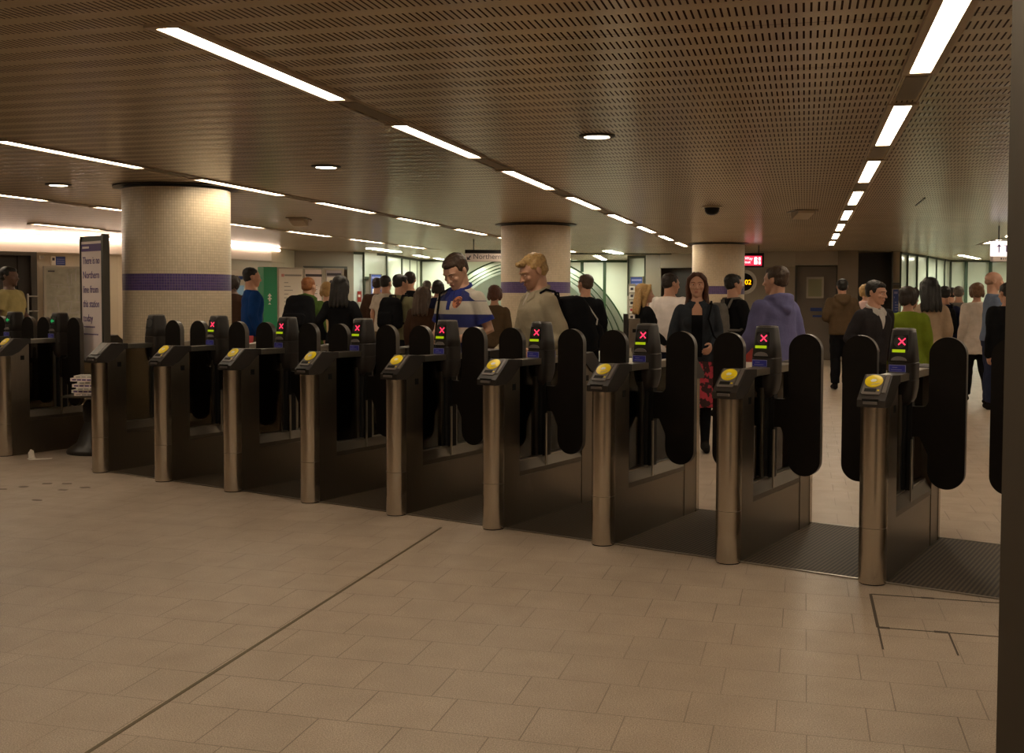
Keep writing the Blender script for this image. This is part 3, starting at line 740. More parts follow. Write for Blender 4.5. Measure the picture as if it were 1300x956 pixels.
for a, b, zz in ((-.42, -.20, .34), (-.42, -.12, .27)):
    f = MB(); x = a
    while x < b: f.box(x, x+.022, -.008, -.005, z0+zz, z0+zz+.012, Bm); x += .034
    f.obj('small_print', 'print_purple', t)
MB().box(-.26, .02, -.32, -.02, .545, .562).obj('paper_shelf', 'frame_dark', t)
MB().tube([(.0, -.0, .4), (-.0, .02, .95)], .03).obj('stem', 'frame_dark', t, True)
# leaflets on the stand
lp = gnd(104.5, D-.30)
zz = .564
for i, (dx, dy, h, rz, m) in enumerate(((0, 0, .022, .1, 'paper_pink'), (-.02, .01, .03, -.15, 'paper'), (.015, -.01, .024, .25, 'paper'), (-.01, 0, .03, -.05, 'paper_pink'), (.02, .01, .026, .2, 'paper'), (-.015, -.01, .03, -.2, 'paper_pink'), (.0, .005, .022, .05, 'paper'))):
    L = ['thick folded newspaper at the bottom of the pile on the notice stand', 'folded newspaper second from the bottom on the notice stand', 'folded newspaper third from the bottom on the notice stand', 'folded newspaper in the middle of the pile on the notice stand',
         'folded newspaper third from the top on the notice stand', 'folded newspaper second from the top on the notice stand', 'folded newspaper with dark print on top of the pile on the notice stand'][i]
    o = MB().box(-.12, .12, -.10, .10, 0, h).bevel(min(.009, h*.4), 2).obj('newspaper', m, None, True, loc=(lp.x+dx, lp.y+.10+dy, zz), rz=rz+YAW)
    tag(o, L, 'newspaper', 'newspapers piled on the notice stand'); zz += h
    f = MB()
    for q in range(4): f.box(-.10+.05*q, -.06+.05*q, -.1006, -.098, h*.3, h*.7)
    if i == 6: f.box(-.1, .02, -.08, .05, h, h+.0008)
    f.obj('newsprint', 'print_purple' if i % 2 else 'print_grey', o)
for q, (px, py, a, lab) in enumerate(((40, 582, .5, 'crumpled white paper scrap standing on the floor by the far left gate'), (50, 583, 1.3, 'flat white paper scrap on the floor by the far left gate'))):
    v = at(px, 1, py)-Vector((0, 0, CAMH)); k_ = -CAMH/v.z
    b = MB()
    if q: b.prism([(-.09, -.02), (.10, -.035), (.11, .02), (-.05, .035)], 0, .004, xy)
    else: b.prism([(-.03, -.03), (.035, -.02), (.03, .03), (-.02, .025)], 0, .005, xy); b.prism([(-.025, .0), (.03, .006), (.02, .07), (-.006, .085), (-.03, .05)], -.002, .004, lambda a, b_, h: Vector((a, h, b_)))
    o = b.obj('paper_scrap', 'paper', None, loc=(v.x*k_, v.y*k_, 0), rz=a*.3+YAW); tag(o, lab, 'litter', 'paper scraps on the floor')

# ------------------------------------------------------------------ signs, posters and equipment along the walls
def facing_frame(px0, D0, px1, D1):
    p, q = gnd(px0, D0), gnd(px1, D1); d = q-p
    return (p+q)/2, math.atan2(d.y, d.x), d.length
def panel(name, label, cat, px0, D0, px1, D1, z0, z1, m, fm, th=.05, frame=.03, group=None, stand=False):
    """framed board whose front faces the viewer; returns root, half width"""
    c, a, L = facing_frame(px0, D0, px1, D1)
    t = thing(name, label, cat, (c.x, c.y, 0 if stand else z0), a, group); b = 0 if not stand else z0; h = z1-z0
    MB().box(-L/2, L/2, 0, th, b, b+h).obj('board', m, t)
    f = MB(); f.box(-L/2-frame, -L/2, -.012, th+.004, b-frame, b+h+frame); f.box(L/2, L/2+frame, -.012, th+.004, b-frame, b+h+frame)
    f.box(-L/2, L/2, -.012, th+.004, b-frame, b); f.box(-L/2, L/2, -.012, th+.004, b+h, b+h+frame); f.obj('frame', fm, t)
    if stand:
        for sx in (-1, 1):
            MB().box(sx*(L/2-.06)-.025, sx*(L/2-.06)+.025, .01, .04, 0, b-frame).obj('leg', fm, t)
            MB().box(sx*(L/2-.06)-.03, sx*(L/2-.06)+.03, -.2, .25, 0, .03).obj('foot', fm, t)
    return t, L, b, h
def bars(t, name, m, spec, y=-.004):
    f = MB()
    for x0, x1, z0, z1 in spec: f.box(x0, x1, y, y+.005, z0, z1)
    return f.obj(name, m, t)
# wall map
t, L, b, h = panel('wall_map', 'large grey street map in a frame beside the dark double door', 'map', 59, 19.15, 112, 19.55, zat(406, 19.4), zat(343, 19.4), mat('map_grey', (.30, .28, .22), .35, noisec=.45, nscale=9), 'frame_alu', .06, .04)
rn = random.Random(3); sp = []
for i in range(26):
    x = rn.uniform(-L/2+.05, L/2-.15); z = rn.uniform(.05, h-.2)
    if rn.random() < .5: sp.append((x, x+rn.uniform(.05, .2), z, z+.012))
    else: sp.append((x, x+.012, z, z+rn.uniform(.05, .2)))
bars(t, 'map_lines', 'print_grey', sp); bars(t, 'map_title', 'print_dark', [(-L/2+.03, -L/2+.14, h-.06, h-.035)])
t, L, b, h = panel('safety_sign', 'small blue and white notice above the grey wall map', 'sign', 66, 19.3, 83.5, 19.45, zat(338.5, 19.4), zat(327.5, 19.4), 'print_blue', 'wall_beige', .02, .004)
bars(t, 'white_field', 'paper', [(-L/2, -L/2+.07, 0, h)]); bars(t, 'symbol', 'print_dark', [(-L/2+.012, -L/2+.055, .08, .13)], -.006); bars(t, 'text_lines', 'blue_text', [(-L/2+.09, L/2-.015, .03+.035*i, .04+.035*i) for i in range(3)])
t, L, b, h = panel('exit_plate', 'tiny dark plate on the wall right of the double door', 'sign', 51.5, 19.2, 56.5, 19.25, zat(330.5, 19.3), zat(327, 19.3), 'print_grey', 'wall_beige', .01, .003)
c, a, L = facing_frame(291, 21.9, 313, 22.1)
# ticket machine
t = thing('ticket_machine', 'cream ticket machine with a dark screen beside the front column', 'ticket machine', (c.x, c.y, 0), a)
hh = zat(344.5, 22)
out = [(-L/2, 0), (L/2, 0), (L/2, hh-.09)]+arc(L/2-.09, hh-.09, .09, 0, pi/2, 6)[1:]+arc(-L/2+.09, hh-.09, .09, pi/2, pi, 6)
MB().prism(out, 0, .22, lambda a, b, h: Vector((a, h, b))).bevel(.012, 2).obj('housing', 'paper', t, True)
MB().box(-L/2+.14, L/2-.06, -.02, .02, hh-.64, hh-.30).bevel(.02, 2).obj('screen', 'screen', t)
MB().box(-L/2+.16, L/2-.08, -.012, .01, hh-.18, hh-.11).obj('name_plate', 'print_blue', t)
MB().box(-L/2+.1, L/2-.1, -.03, .02, hh-.95, hh-.88).obj('ticket_tray', 'frame_dark', t)
# green cabinet
c = gnd(339, 21.6)
t = thing('green_cabinet', 'tall bright green cabinet with a white arrow mark behind the blue-topped man', 'cabinet', (c.x, c.y, 0), YAW+.62)
hh = zat(340, 21.6)
MB().box(-.13, .15, -.14, .14, 0, hh).bevel(.008, 2).obj('body', 'green_box_dark', t)
MB().box(-.128, .148, -.152, -.138, .05, hh-.01).obj('door', 'green_box', t)
f = MB(); f.prism([(-.05, 1.21), (.03, 1.21), (.03, 1.235), (-.05, 1.235)], -.156, -.15, lambda a, b, h: Vector((a, h, b+.20)))
f.prism([(-.025, 1.17), (.005, 1.17), (.005, 1.28), (-.025, 1.28)], -.157, -.15, lambda a, b, h: Vector((a, h, b+.20)))
f.prism([(-.055, 1.27), (.035, 1.27), (-.01, 1.33)], -.1565, -.15, lambda a, b, h: Vector((a, h, b+.20))); f.prism([(-.04, 1.11), (.02, 1.11), (-.01, 1.15)], -.1565, -.15, lambda a, b, h: Vector((a, h, b+.20)))
f.obj('arrow_mark', 'white_print', t)
# poster boards
t, L, b, h = panel('poster_board', 'cream poster board with a pink dot, right of the green cabinet', 'notice board', 354, 22.9, 384.5, 23.2, .5, zat(342, 23), 'paper', 'frame_alu', .05, .03, 'information boards by the left passage', True)
bars(t, 'headline', 'print_grey', [(-.14, L/2-.03, b+h-.155, b+h-.12)]); bars(t, 'pink_dot', mat('pink', (.65, .30, .28), .6), [(-.21, -.15, b+h-.17, b+h-.11)])
bars(t, 'text_lines', 'print_grey', [(-.15, -.06+.05*(i % 3), b+h-.3-.08*i, b+h-.285-.08*i) for i in range(10)])
t, L, b, h = panel('poster_board', 'pinkish poster board with a black headline band behind the red-haired man', 'notice board', 387, 23.6, 408.5, 23.9, .5, zat(343, 23.8), 'paper_pink', 'frame_alu', .05, .03, 'information boards by the left passage', True)
bars(t, 'headline', 'print_dark', [(-L/2+.02, L/2, b+h-.155, b+h-.10)]); bars(t, 'text_lines', 'print_grey', [(-.12, .1, b+h-.35-.09*i, b+h-.335-.09*i) for i in range(8)])
t, L, b, h = panel('poster_board', 'poster board in a grey frame with a portrait, above the long-haired woman in black', 'notice board', 414, 24.4, 434, 24.6, .5, zat(344, 24.5), mat('poster_mauve', (.45, .40, .44), .5), 'frame_alu', .05, .05, 'information boards by the left passage', True)
bars(t, 'headline', 'print_dark', [(-L/2+.02, L/2-.02, b+h-.12, b+h-.06)])
f = MB(); f.prism(arc(-.06, b+h-.27, .055, 0, 2*pi, 16)[:-1], -.008, 0, lambda a, b, h: Vector((a, h, b))); f.prism([(-.13, b+h-.48), (.02, b+h-.48), (-.01, b+h-.32), (-.11, b+h-.32)], -.008, 0, lambda a, b, h: Vector((a, h, b))); f.obj('portrait', 'print_dark', t)
bars(t, 'white_field', 'paper', [(-L/2+.02, L/2-.02, b+h-.6, b+h-.15)], -.003)
# blue posters
def blue_poster(lab, px0, D0, px1, D1, y1, y0):
    t, L, b, h = panel('blue_poster', lab, 'poster', px0, D0, px1, D1, zat(y0, D0), zat(y1, D0), 'print_blue', 'frame_alu', .04, .015, 'blue line posters')
    bars(t, 'title', 'blue_text', [(-L/2+.03, L/2-.03, h-.10, h-.05), (-L/2+.03, L/2-.10, h-.2, h-.16)])
    bars(t, 'text_lines', 'blue_text', [(-L/2+.05, -L/2+.09+.14*((i*7) % 5)/5, h-.3-.06*i, h-.285-.06*i) for i in range(int(h/.06)-6)])
    return t, L, h
t, L, h = blue_poster('blue poster on the wall right of the white post, left of the queue', 471, 26.6, 484, 26.9, 349, 385)
bars(t, 'picture', 'paper', [(-L/2+.05, -.02, h-.55, h-.35)], -.006)
blue_poster('blue poster on the pier right of the tunnel mouth', 800.5, 28.3, 815.5, 28.05, 351.5, 400)
blue_poster('small blue poster below the beige strip near the dark-cardigan man', 1133.6, 24.9, 1141, 24.8, 366, 400)
# red call point on the white post
c = gnd(456.5, 26.75)
t = thing('call_point', 'small red call point on the white post left of the queue', 'alarm', (c.x, c.y, 1.33), YAW)
MB().box(-.045, .045, -.05, .02, 0, .26).bevel(.008, 2).obj('housing', 'red_plastic', t, True)
MB().box(-.028, .028, -.056, -.05, .12, .18).obj('break_glass', 'paper', t)
# leaflet rack
c = gnd(802.5, 26.5)
t = thing('leaflet_rack', 'narrow upright leaflet rack below the blue poster on the pier', 'rack', (c.x, c.y, 0), YAW)
MB().box(-.085, .085, .04, .07, .0, zat(360, 26.5)).obj('back_panel', 'frame_alu', t)
MB().box(-.15, .15, -.1, .2, 0, .03).obj('foot_plate', 'frame_dark', t)
for i in range(5):
    z = zat(360, 26.5)-.2-i*.17
    MB().box(-.08, .08, .0, .04, z-.02, z).obj('pocket', 'frame_alu', t)
    o = MB().prism([(-.065, 0), (.065, 0), (.065, .145), (-.065, .145)], .02, .03, lambda a, b, h: Vector((a, h, b))).obj('leaflet', 'paper', None, loc=(c.x, c.y, z), rz=YAW)
    tag(o, ['leaflet in the top pocket of the narrow rack', 'leaflet in the second pocket of the narrow rack', 'leaflet in the middle pocket of the narrow rack', 'leaflet in the fourth pocket of the narrow rack', 'leaflet in the bottom pocket of the narrow rack'][i], 'leaflet', 'leaflets in the narrow rack')
    bars(o, 'picture', 'print_dark' if i != 3 else 'print_red', [(-.04, .03, .05, .11)], .014)
# slim help post and box behind the gates
c = gnd(794.5, 12.6)
t = thing('help_post', 'slim black post with a metal box left of the denim-jacketed woman', 'post', (c.x, c.y, 0), YAW)
MB().box(-.025, .025, -.03, .03, 0, zat(398, 12.6)).bevel(.015, 2).obj('mast', 'tower_plastic', t)
MB().box(.03, .16, -.05, .05, .9, zat(404, 12.6)).bevel(.01, 2).obj('metal_box', 'steel_panel', t)
MB().box(.075, .115, -.058, -.05, 1.08, 1.12).obj('button_plate', 'black', t)
MB().cyl((.05, 0), .14, 0, .02).obj('foot_plate', 'frame_dark', t)
MB().box(.08, .11, -.02, .02, .02, .9).obj('box_leg', 'frame_alu', t)

# hanging line sign
Ds = 20.5; c = at(625, Ds)
t = thing('hanging_sign', 'long hanging sign with an arrow and the word Northern, left of the middle column', 'sign', (c.x, c.y, 0), YAW)
zt, zb, zm = zat(317.5, Ds), zat(332.5, Ds), zat(322, Ds)
MB().box(-.51, .75, -.06, .06, zm, zt).bevel(.006, 1).obj('top_housing', 'black', t)
MB().box(-.51, .75, -.05, .05, zb, zm).bevel(.004, 1).obj('sign_panel', 'sign_panel', t)
MB().box(-.51, .75, -.056, -.048, zb, zb+.012).obj('lower_trim', 'frame_alu', t)
text_mesh('lettering', 'Northern line', .135, 'print_dark', t, (-.36, -.053, zb+.052), (pi/2, 0, 0), .002)
f = MB(); zc = (zb+zm)/2; f.prism([(-.475, zc-.045), (-.405, zc-.045), (-.43, zc-.022), (-.395, zc+.03), (-.415, zc+.042), (-.45, zc-.005), (-.475, zc+.02)], -.055, -.05, lambda a, b, h: Vector((a, h, b))); f.obj('arrow', 'print_dark', t)
for x in (-.35, .55): MB().tube([(x, 0, zt), (x, 0, CEIL)], .012, ends=False).obj('hanger', 'frame_dark', t)
# red lit sign right of the far column
Ds = 22.6; c = at(944, Ds)
t = thing('red_exit_sign', 'glowing red hanging sign with white symbols beside the far column', 'sign', (c.x, c.y, 0), YAW)
zt, zb = zat(320.5, Ds), zat(338.5, Ds)
MB().box(-.42, .40, -.05, .05, zb, zt).bevel(.006, 1).obj('housing', 'black', t)
MB().box(-.40, .355, -.056, -.05, zb+.035, zt-.06).obj('lit_panel', 'red_sign', t)
f = MB(); zc = zat(330.3, Ds)
text_mesh('lettering', 'Way\nout', .085, 'white_sign', t, (.005, -.058, zc+.02), (pi/2, 0, 0), .001, spacing=.85)
f.prism(arc(.228, zc+.045, .034, 0, 2*pi, 14)[:-1], -.06, -.056, lambda a, b, h: Vector((a, h, b))); f.box(.195, .262, -.06, -.056, zc-.07, zc+.012); f.box(.285, .33, -.06, -.056, zc-.07, zc-.01); f.box(.285, .33, -.06, -.056, zc+.01, zc+.07)
f.obj('pictogram', 'white_sign', t)
for x in (-.3, .3): MB().tube([(x, 0, zt), (x, 0, CEIL)], .012, ends=False).obj('hanger', 'frame_dark', t)
# round clock
Dc = 25.4; c = at(944.5, Dc); zc = zat(357.2, Dc)
t = thing('round_clock', 'round wall clock with orange digits ending 02, half hidden by the far column', 'clock', (c.x, c.y, zc), YAW)
def ringy(r0, r1, y0, y1, n=40):
    b = MB(); R = [[Vector((r*cos(2*pi*i/n), y, r*sin(2*pi*i/n))) for i in range(n)] for r, y in ((r0, y1), (r0, y0), (r1, y0), (r1, y1))]
    V_ = [[b.bm.verts.new(p) for p in r] for r in R]
    for A_, B_ in zip(V_, V_[1:]+V_[:1]):
        for i in range(n): b.bm.faces.new((A_[i], A_[(i+1) % n], B_[(i+1) % n], B_[i]))
    return b
ringy(.205, .285, -.04, .25).obj('rim', 'frame_alu', t, True)
MB().prism(arc(0, 0, .207, 0, 2*pi, 40)[:-1], -.02, .25, lambda a, b, h: Vector((a, h, b))).obj('dial', 'black', t)
text_mesh('digits', '02', .155, 'led_orange', t, (.01, -.024, -.055), (pi/2, 0, 0), .002)
# lit direction sign at the right
Ds = 16.2; c = at(1275, Ds)
t = thing('lit_direction_sign', 'bright white lit sign with a purple up arrow beside the dark pillar', 'sign', (c.x, c.y, 0), YAW)
zt, zb, zl = zat(304.5, Ds), zat(323.5, Ds), zat(330, Ds)
x0 = (1258-1275)/FPX*Ds
MB().box(x0, .75, -.06, .06, zb, zt).obj('lit_panel', 'sign_lit', t)
MB().box(x0-.006, .76, -.064, .064, zt, zt+.012).obj('top_edge', 'frame_dark', t)
MB().box(x0, .75, -.05, .05, zl, zb-.004).obj('lower_panel', 'sign_panel', t)
text_mesh('lettering', 'Tha', .145, 'print_purple', t, (-.055, -.063, zb+.06), (pi/2, 0, 0), .002)
zc = (zb+zt)/2
f = MB(); f.box(x0+.07, x0+.085, -.066, -.06, zb+.05, zc+.05); f.prism([(x0+.033, zc+.01), (x0+.0775, zc+.035), (x0+.122, zc+.01), (x0+.0775, zc+.065)], -.066, -.06, lambda a, b, h: Vector((a, h, b)))
f.obj('arrow', 'print_purple', t)
f = MB(); f.box(-.09, -.07, -.054, -.05, zl+.025, zl+.05)
for q in range(5): f.box(-.05+q*.025, -.034+q*.025, -.054, -.05, zl+.025, zl+.045)
f.obj('small_print', 'print_dark', t)
for x in (x0+.1, .6): MB().tube([(x, 0, zt), (x, 0, CEIL)], .012, ends=False).obj('hanger', 'frame_dark', t)
# red bin and pink box seen between the leaves
c = gnd(949, 10.9)
t = thing('red_bin', 'small red bin with a pale band behind the gate before the hoodie man', 'bin', (c.x, c.y, 0), YAW)
MB().cyl((0, 0), .10, .0, .78, 24, .12).obj('body', 'frame_alu', t, True)
MB().cyl((0, 0), .123, .85, 1.06, 24, .115).obj('red_top', 'red_plastic', t, True); MB().cyl((0, 0), .125, .78, .85, 24).obj('pale_band', 'paper', t, True)

# ------------------------------------------------------------------ people
mat('skin', (.44, .23, .15), .5, noisec=.1, nscale=12)
mat('skin_fair', (.52, .29, .20), .5, noisec=.1, nscale=12)
mat('skin_dark', (.10, .05, .032), .5, noisec=.1, nscale=12)
mat('lip', (.34, .12, .09), .5)
mat('eye_dark', (.02, .014, .01), .2)
mat('eye_white', (.6, .55, .5), .3)
def cloth(n, c, v=.22, sc=14, bump=.25): return mat(n, c, .9, spec=.06, noisec=v, nscale=sc, bump=bump, bscale=45)
def hairm(n, c): return mat(n, c, .5, spec=.35, noisec=.55, nscale=55, bump=.4, bscale=120)
for n, c in (('hair_brown', (.045, .025, .014)), ('hair_black', (.008, .006, .005)), ('hair_blond', (.36, .22, .085)), ('hair_red', (.24, .085, .025)), ('hair_dark', (.018, .011, .008)), ('hair_grey', (.10, .085, .07)),
             ('hair_light_brown', (.13, .07, .035)), ('hair_auburn', (.075, .028, .015)), ('hair_stubble', (.34, .20, .135))): hairm(n, c)
for n, c in (('c_tan', (.30, .25, .175)), ('c_denim', (.026, .029, .035)), ('c_black', (.007, .007, .008)), ('c_lavender', (.105, .10, .20)), ('c_jeans', (.02, .024, .05)), ('c_darkgrey', (.025, .022, .024)), ('c_white', (.80, .73, .70)),
             ('c_brown', (.075, .048, .026)), ('c_darkbrown', (.035, .018, .011)), ('c_green', (.13, .17, .016)), ('c_beige', (.33, .235, .16)), ('c_navy', (.010, .012, .03)), ('c_grey', (.11, .10, .09)), ('c_blue_shirt', (.12, .15, .22)),
             ('c_cream', (.47, .40, .34)), ('c_yellow', (.33, .27, .12)), ('c_blue', (.008, .035, .135)), ('c_khaki', (.11, .09, .055)), ('c_leaf', (.055, .095, .022)), ('c_pale', (.50, .37, .20)), ('c_tee', (.42, .36, .30)),
             ('c_olive', (.12, .11, .06)), ('c_pink', (.55, .38, .36)), ('c_shirt', (.45, .42, .40)), ('c_red', (.30, .02, .03)), ('c_shoe', (.012, .010, .009)), ('c_collar_blue', (.03, .04, .19)), ('c_tan_trouser', (.13, .08, .045))): cloth(n, c)
mat('piping_white', (.6, .56, .52), .6)
k = NB('print_skirt'); x, y, z = k.xyz(); nn = k.noise(16, 2)
k.l(k.mix(k.ramp(nn, .48, .54), (.03, .006, .006), (.40, .03, .05)), k.b.inputs['Base Color']); k.b.inputs['Roughness'].default_value = .85
k = NB('orange_badge'); x, y, z = k.xyz(); nn = k.noise(45, 2)
k.l(k.mix(k.ramp(nn, .46, .56), (.14, .04, .03), (.55, .20, .09)), k.b.inputs['Base Color']); k.b.inputs['Roughness'].default_value = .8

TS = bpy.data.scenes.new('workbench')
def remesh(mb, name, m, parent, vox, smooth=4, nz=0., nsc=18, stretch=1.0, root=None):
    bm = mb.bm; bmesh.ops.recalc_face_normals(bm, faces=bm.faces)
    me = bpy.data.meshes.new(name); bm.to_mesh(me); bm.free()
    o = bpy.data.objects.new(name, me); TS.collection.objects.link(o)
    r = o.modifiers.new('r', 'REMESH'); r.mode = 'VOXEL'; r.voxel_size = vox
    if smooth:
        q = o.modifiers.new('s', 'SMOOTH'); q.factor = .5; q.iterations = smooth
    vl = TS.view_layers[0]; vl.update(); dg = vl.depsgraph
    m2 = bpy.data.meshes.new_from_object(o.evaluated_get(dg)); bpy.data.objects.remove(o); bpy.data.meshes.remove(me)
    m2.name = name
    if nz:
        nv = len(m2.vertices); co = [0.0]*(nv*3); no = [0.0]*(nv*3)
        m2.vertices.foreach_get('co', co); m2.vertex_normals.foreach_get('vector', no)
        for i in range(0, nv*3, 3):
            d = noise.noise(Vector((co[i]*nsc, co[i+1]*nsc, co[i+2]*nsc*stretch)))*nz
            co[i] += no[i]*d; co[i+1] += no[i+1]*d; co[i+2] += no[i+2]*d
        m2.vertices.foreach_set('co', co); m2.update()
    m2.materials.clear(); m2.materials.append(MATS[m]); m2.polygons.foreach_set('use_smooth', [True]*len(m2.polygons))
    o = bpy.data.objects.new(name, m2); C.objects.link(o)
    if parent: o.parent = parent
    return o

TM = ((.80, .012, .135, .100), (.86, .012, .160, .112), (.93, .012, .170, .118), (1.00, .006, .163, .113), (1.08, 0, .152, .104), (1.18, -.004, .160, .109), (1.28, -.008, .174, .118), (1.34, -.004, .180, .113), (1.385, .002, .165, .099), (1.425, .010, .128, .080), (1.46, .016, .090, .066), (1.485, .02, .068, .060), (1.50, .022, .060, .058))
TF = ((.80, .012, .140, .105), (.86, .014, .166, .118), (.93, .014, .170, .118), (1.00, .006, .150, .104), (1.08, 0, .127, .091), (1.18, -.002, .136, .096), (1.28, -.012, .150, .112), (1.34, -.006, .156, .105), (1.385, .002, .146, .092), (1.425, .010, .112, .072), (1.46, .016, .074, .058), (1.485, .02, .056, .052), (1.50, .022, .050, .050))
def ringat(T, z):
    if z <= T[0][0]: return T[0][1:]
    for a, b in zip(T, T[1:]):
        if z <= b[0]:
            t = (z-a[0])/(b[0]-a[0]); return tuple(p+(q-p)*t for p, q in zip(a[1:], b[1:]))
    return T[-1][1:]
def ering(z, cy, rx, ry, M, n=22, p=2.3, cx=0):
    o = []
    for i in range(n):
        a = 2*pi*i/n; c, s_ = cos(a), sin(a); q = (abs(c)**p+abs(s_)**p)**(-1/p); o.append(M @ Vector((cx+rx*q*c, cy+ry*q*s_, z)))
    return o
ARM = {'down': ((.232, .035, 1.14), (.245, -.045, .90)), 'back': ((.235, .09, 1.15), (.24, .06, .92)), 'swing': ((.225, -.05, 1.15), (.215, -.22, 1.0)), 'bent': ((.245, .045, 1.14), (.095, -.20, 1.09)),
       'belly': ((.235, .04, 1.14), (.135, -.20, 1.035)), 'elbow': ((.262, .06, 1.13), (.235, -.17, 1.07)), 'reach': ((.235, -.06, 1.15), (.175, -.29, 1.02)), 'strap': ((.245, -.04, 1.16), (.13, -.17, 1.30)), 'akimbo': ((.33, .05, 1.19), (.215, -.08, 1.02)),
       'low': ((.262, -.03, 1.14), (.285, -.17, .93)), 'touch': ((.235, .07, 1.13), (.19, -.13, 1.03)), 'hips': ((.285, .07, 1.17), (.245, -.03, .98))}
def person(label, px, D, H, face, top, bottom, hair, hairmat, skin='skin', lean=.03, head=(.05, 0), arms=('down', 'down'), stride=.0, vox=.012, fem=False, hem=.86, sleeve='long', boxy=0., hood=False, collar=None, skirt=None, inner=None, fine=False, topname='jacket', coat=None, topinfl=.018, at_py=None):
    T = TF if fem else TM
    p = gnd(px, D); s = H/1.75
    MU = Matrix.Translation((0, 0, .93)) @ Matrix.Rotation(lean, 4, 'X') @ Matrix.Translation((0, 0, -.93))
    MH = MU @ Matrix.Translation((0, .03, 1.512)) @ Matrix.Rotation(head[1], 4, 'Z') @ Matrix.Rotation(head[0], 4, 'X') @ Matrix.Translation((0, -.012, .0)) @ Matrix.Diagonal((1.06, 1.05, 1.0, 1))
    I = Matrix.Identity(4)
    sh = .162 if fem else .182; ak = .86 if fem else 1.0
    J = []
    for sx, nm in ((1, arms[0]), (-1, arms[1])):
        e, w = (Vector(q) for q in ARM[nm])
        S0 = MU @ Vector((sx*sh*.97, .006, 1.378)); f = sh/.182
        E = MU @ Vector((sx*e.x*(f if abs(e.x) > .2 else 1), e.y, e.z)); Wt = MU @ Vector((sx*w.x*(f if abs(w.x) > .2 else 1), w.y, w.z)); J.append((S0, E, Wt, sx))
    LJ = []
    for sx in (1, -1):
        a = stride*sx; kb = .0 if a <= 0 else 0.0
        hip = Vector((sx*.086, .012, .90)); th = Matrix.Rotation(-a, 3, 'X')       # positive stride: left leg forward
        knee = hip+th @ Vector((.004*sx, -.012, -.41)); bend = abs(stride)*.15 if a > 0 else abs(stride)*1.1
        shk = Matrix.Rotation(-a+bend, 3, 'X'); calf = knee+shk @ Vector((0, .018, -.15)); ank = knee+shk @ Vector((0, .016, -.40)); LJ.append((hip, knee, calf, ank, shk, sx))
    # ---- body, one continuous surface
    b = MB()
    b.loft([ering(z, cy, rx, ry, MU) for z, cy, rx, ry in T])
    if fem:
        for sx in (1, -1): b.ell((sx*.068, -.085, 1.265), (.062, .052, .062), MU)
    for S0, E, Wt, sx in J:
        m1 = S0.lerp(E, .45); m2 = E.lerp(Wt, .3)
        b.tube([S0, m1, E, m2, Wt], [.054*ak, .049*ak, .040*ak, .041*ak, .027*ak])
        d = (Wt-E).normalized(); ref = Vector((-sx, 0, 0)); pn = (ref-d*ref.dot(d)); pn = pn.normalized() if pn.length > .1 else Vector((0, 0, -1)); sd = d.cross(pn)*(1)
        if sd.y > 0: sd = -sd                      # thumb side towards the front
        Mh = Matrix(((d.x, sd.x, pn.x, Wt.x), (d.y, sd.y, pn.y, Wt.y), (d.z, sd.z, pn.z, Wt.z), (0, 0, 0, 1)))
        b.ell((.052, 0, .002), (.055, .042, .017), Mh, 12, 8); b.ell((.012, 0, 0), (.03, .027, .021), Mh, 12, 8)
        for q, (o_, ln) in enumerate(((.031, .068), (.0105, .078), (-.0105, .073), (-.031, .058))):
            P0 = Vector((.088, o_, .003)); cur = .38+.08*q; pts = [P0]; an = .15
            for f_ in (.42, .33, .25):
                an += cur*.75; pts.append(pts[-1]+Vector((cos(an), o_*.9 if f_ == .42 else 0, sin(an)))*ln*f_)
            b.tube(pts, [.0092, .0088, .0080, .0070], n=8, M=Mh)
        b.tube([(.022, .030, .006), (.052, .052, .018), (.078, .058, .030), (.098, .056, .038)], [.014, .0115, .0105, .008], n=8, M=Mh)
    for hip, knee, calf, ank, shk, sx in LJ:
        b.tube([hip, hip.lerp(knee, .5), knee, calf, ank], [.090, .076, .054, .053, .036])
        heel = ank+shk @ Vector((0, .03, -.05)); toe = ank+shk @ Vector((sx*.012, -.16, -.062)); b.tube([heel, ank.lerp(toe, .45)+Vector((0, 0, -.02)), toe], [.036, .038, .026])
    # head
    b.tube([MU @ Vector((0, .026, 1.45)), MH @ Vector((0, .022, .06))], [.064*ak, .060*ak])
    b.ell((0, .014, .142), (.077, .098, .084), MH, 20, 14)
    b.loft([ering(z, cy, rx, ry, MH, 20, 2.1) for z, cy, rx, ry in ((-.002, -.060, .020, .022), (.012, -.052, .038, .037), (.035, -.036, .051, .056), (.065, -.020, .060, .071), (.095, -.010, .067, .081), (.13, -.002, .072, .089), (.16, .004, .072, .088))])
    b.ell((0, -.083, .014), (.020, .015, .015), MH, 10, 7)
    b.tube([(0, -.089, .122), (0, -.102, .103), (0, -.112, .086)], [.0085, .0105, .0130], n=10, M=MH)
    for sx in (1, -1):
        b.ell((sx*.013, -.098, .081), (.010, .011, .008), MH, 8, 6)
        b.tube([(sx*.012, -.086, .138), (sx*.034, -.080, .141), (sx*.055, -.062, .135)], [.009, .010, .008], n=8, M=MH)
        b.ell((sx*.040, -.066, .088), (.024, .022, .020), MH, 10, 7)
        b.ell((sx*.079, .014, .108), (.010, .020, .031), MH, 10, 8); b.ell((sx*.081, .010, .088), (.008, .011, .014), MH, 8, 6)
    b.ell((0, -.090, .053), (.024, .010, .0075), MH, 10, 6); b.ell((0, -.088, .042), (.020, .010, .0075), MH, 10, 6)
    body = remesh(b, 'person', skin, None, vox, 2 if fine else 2)
    tag(body, label, 'person')
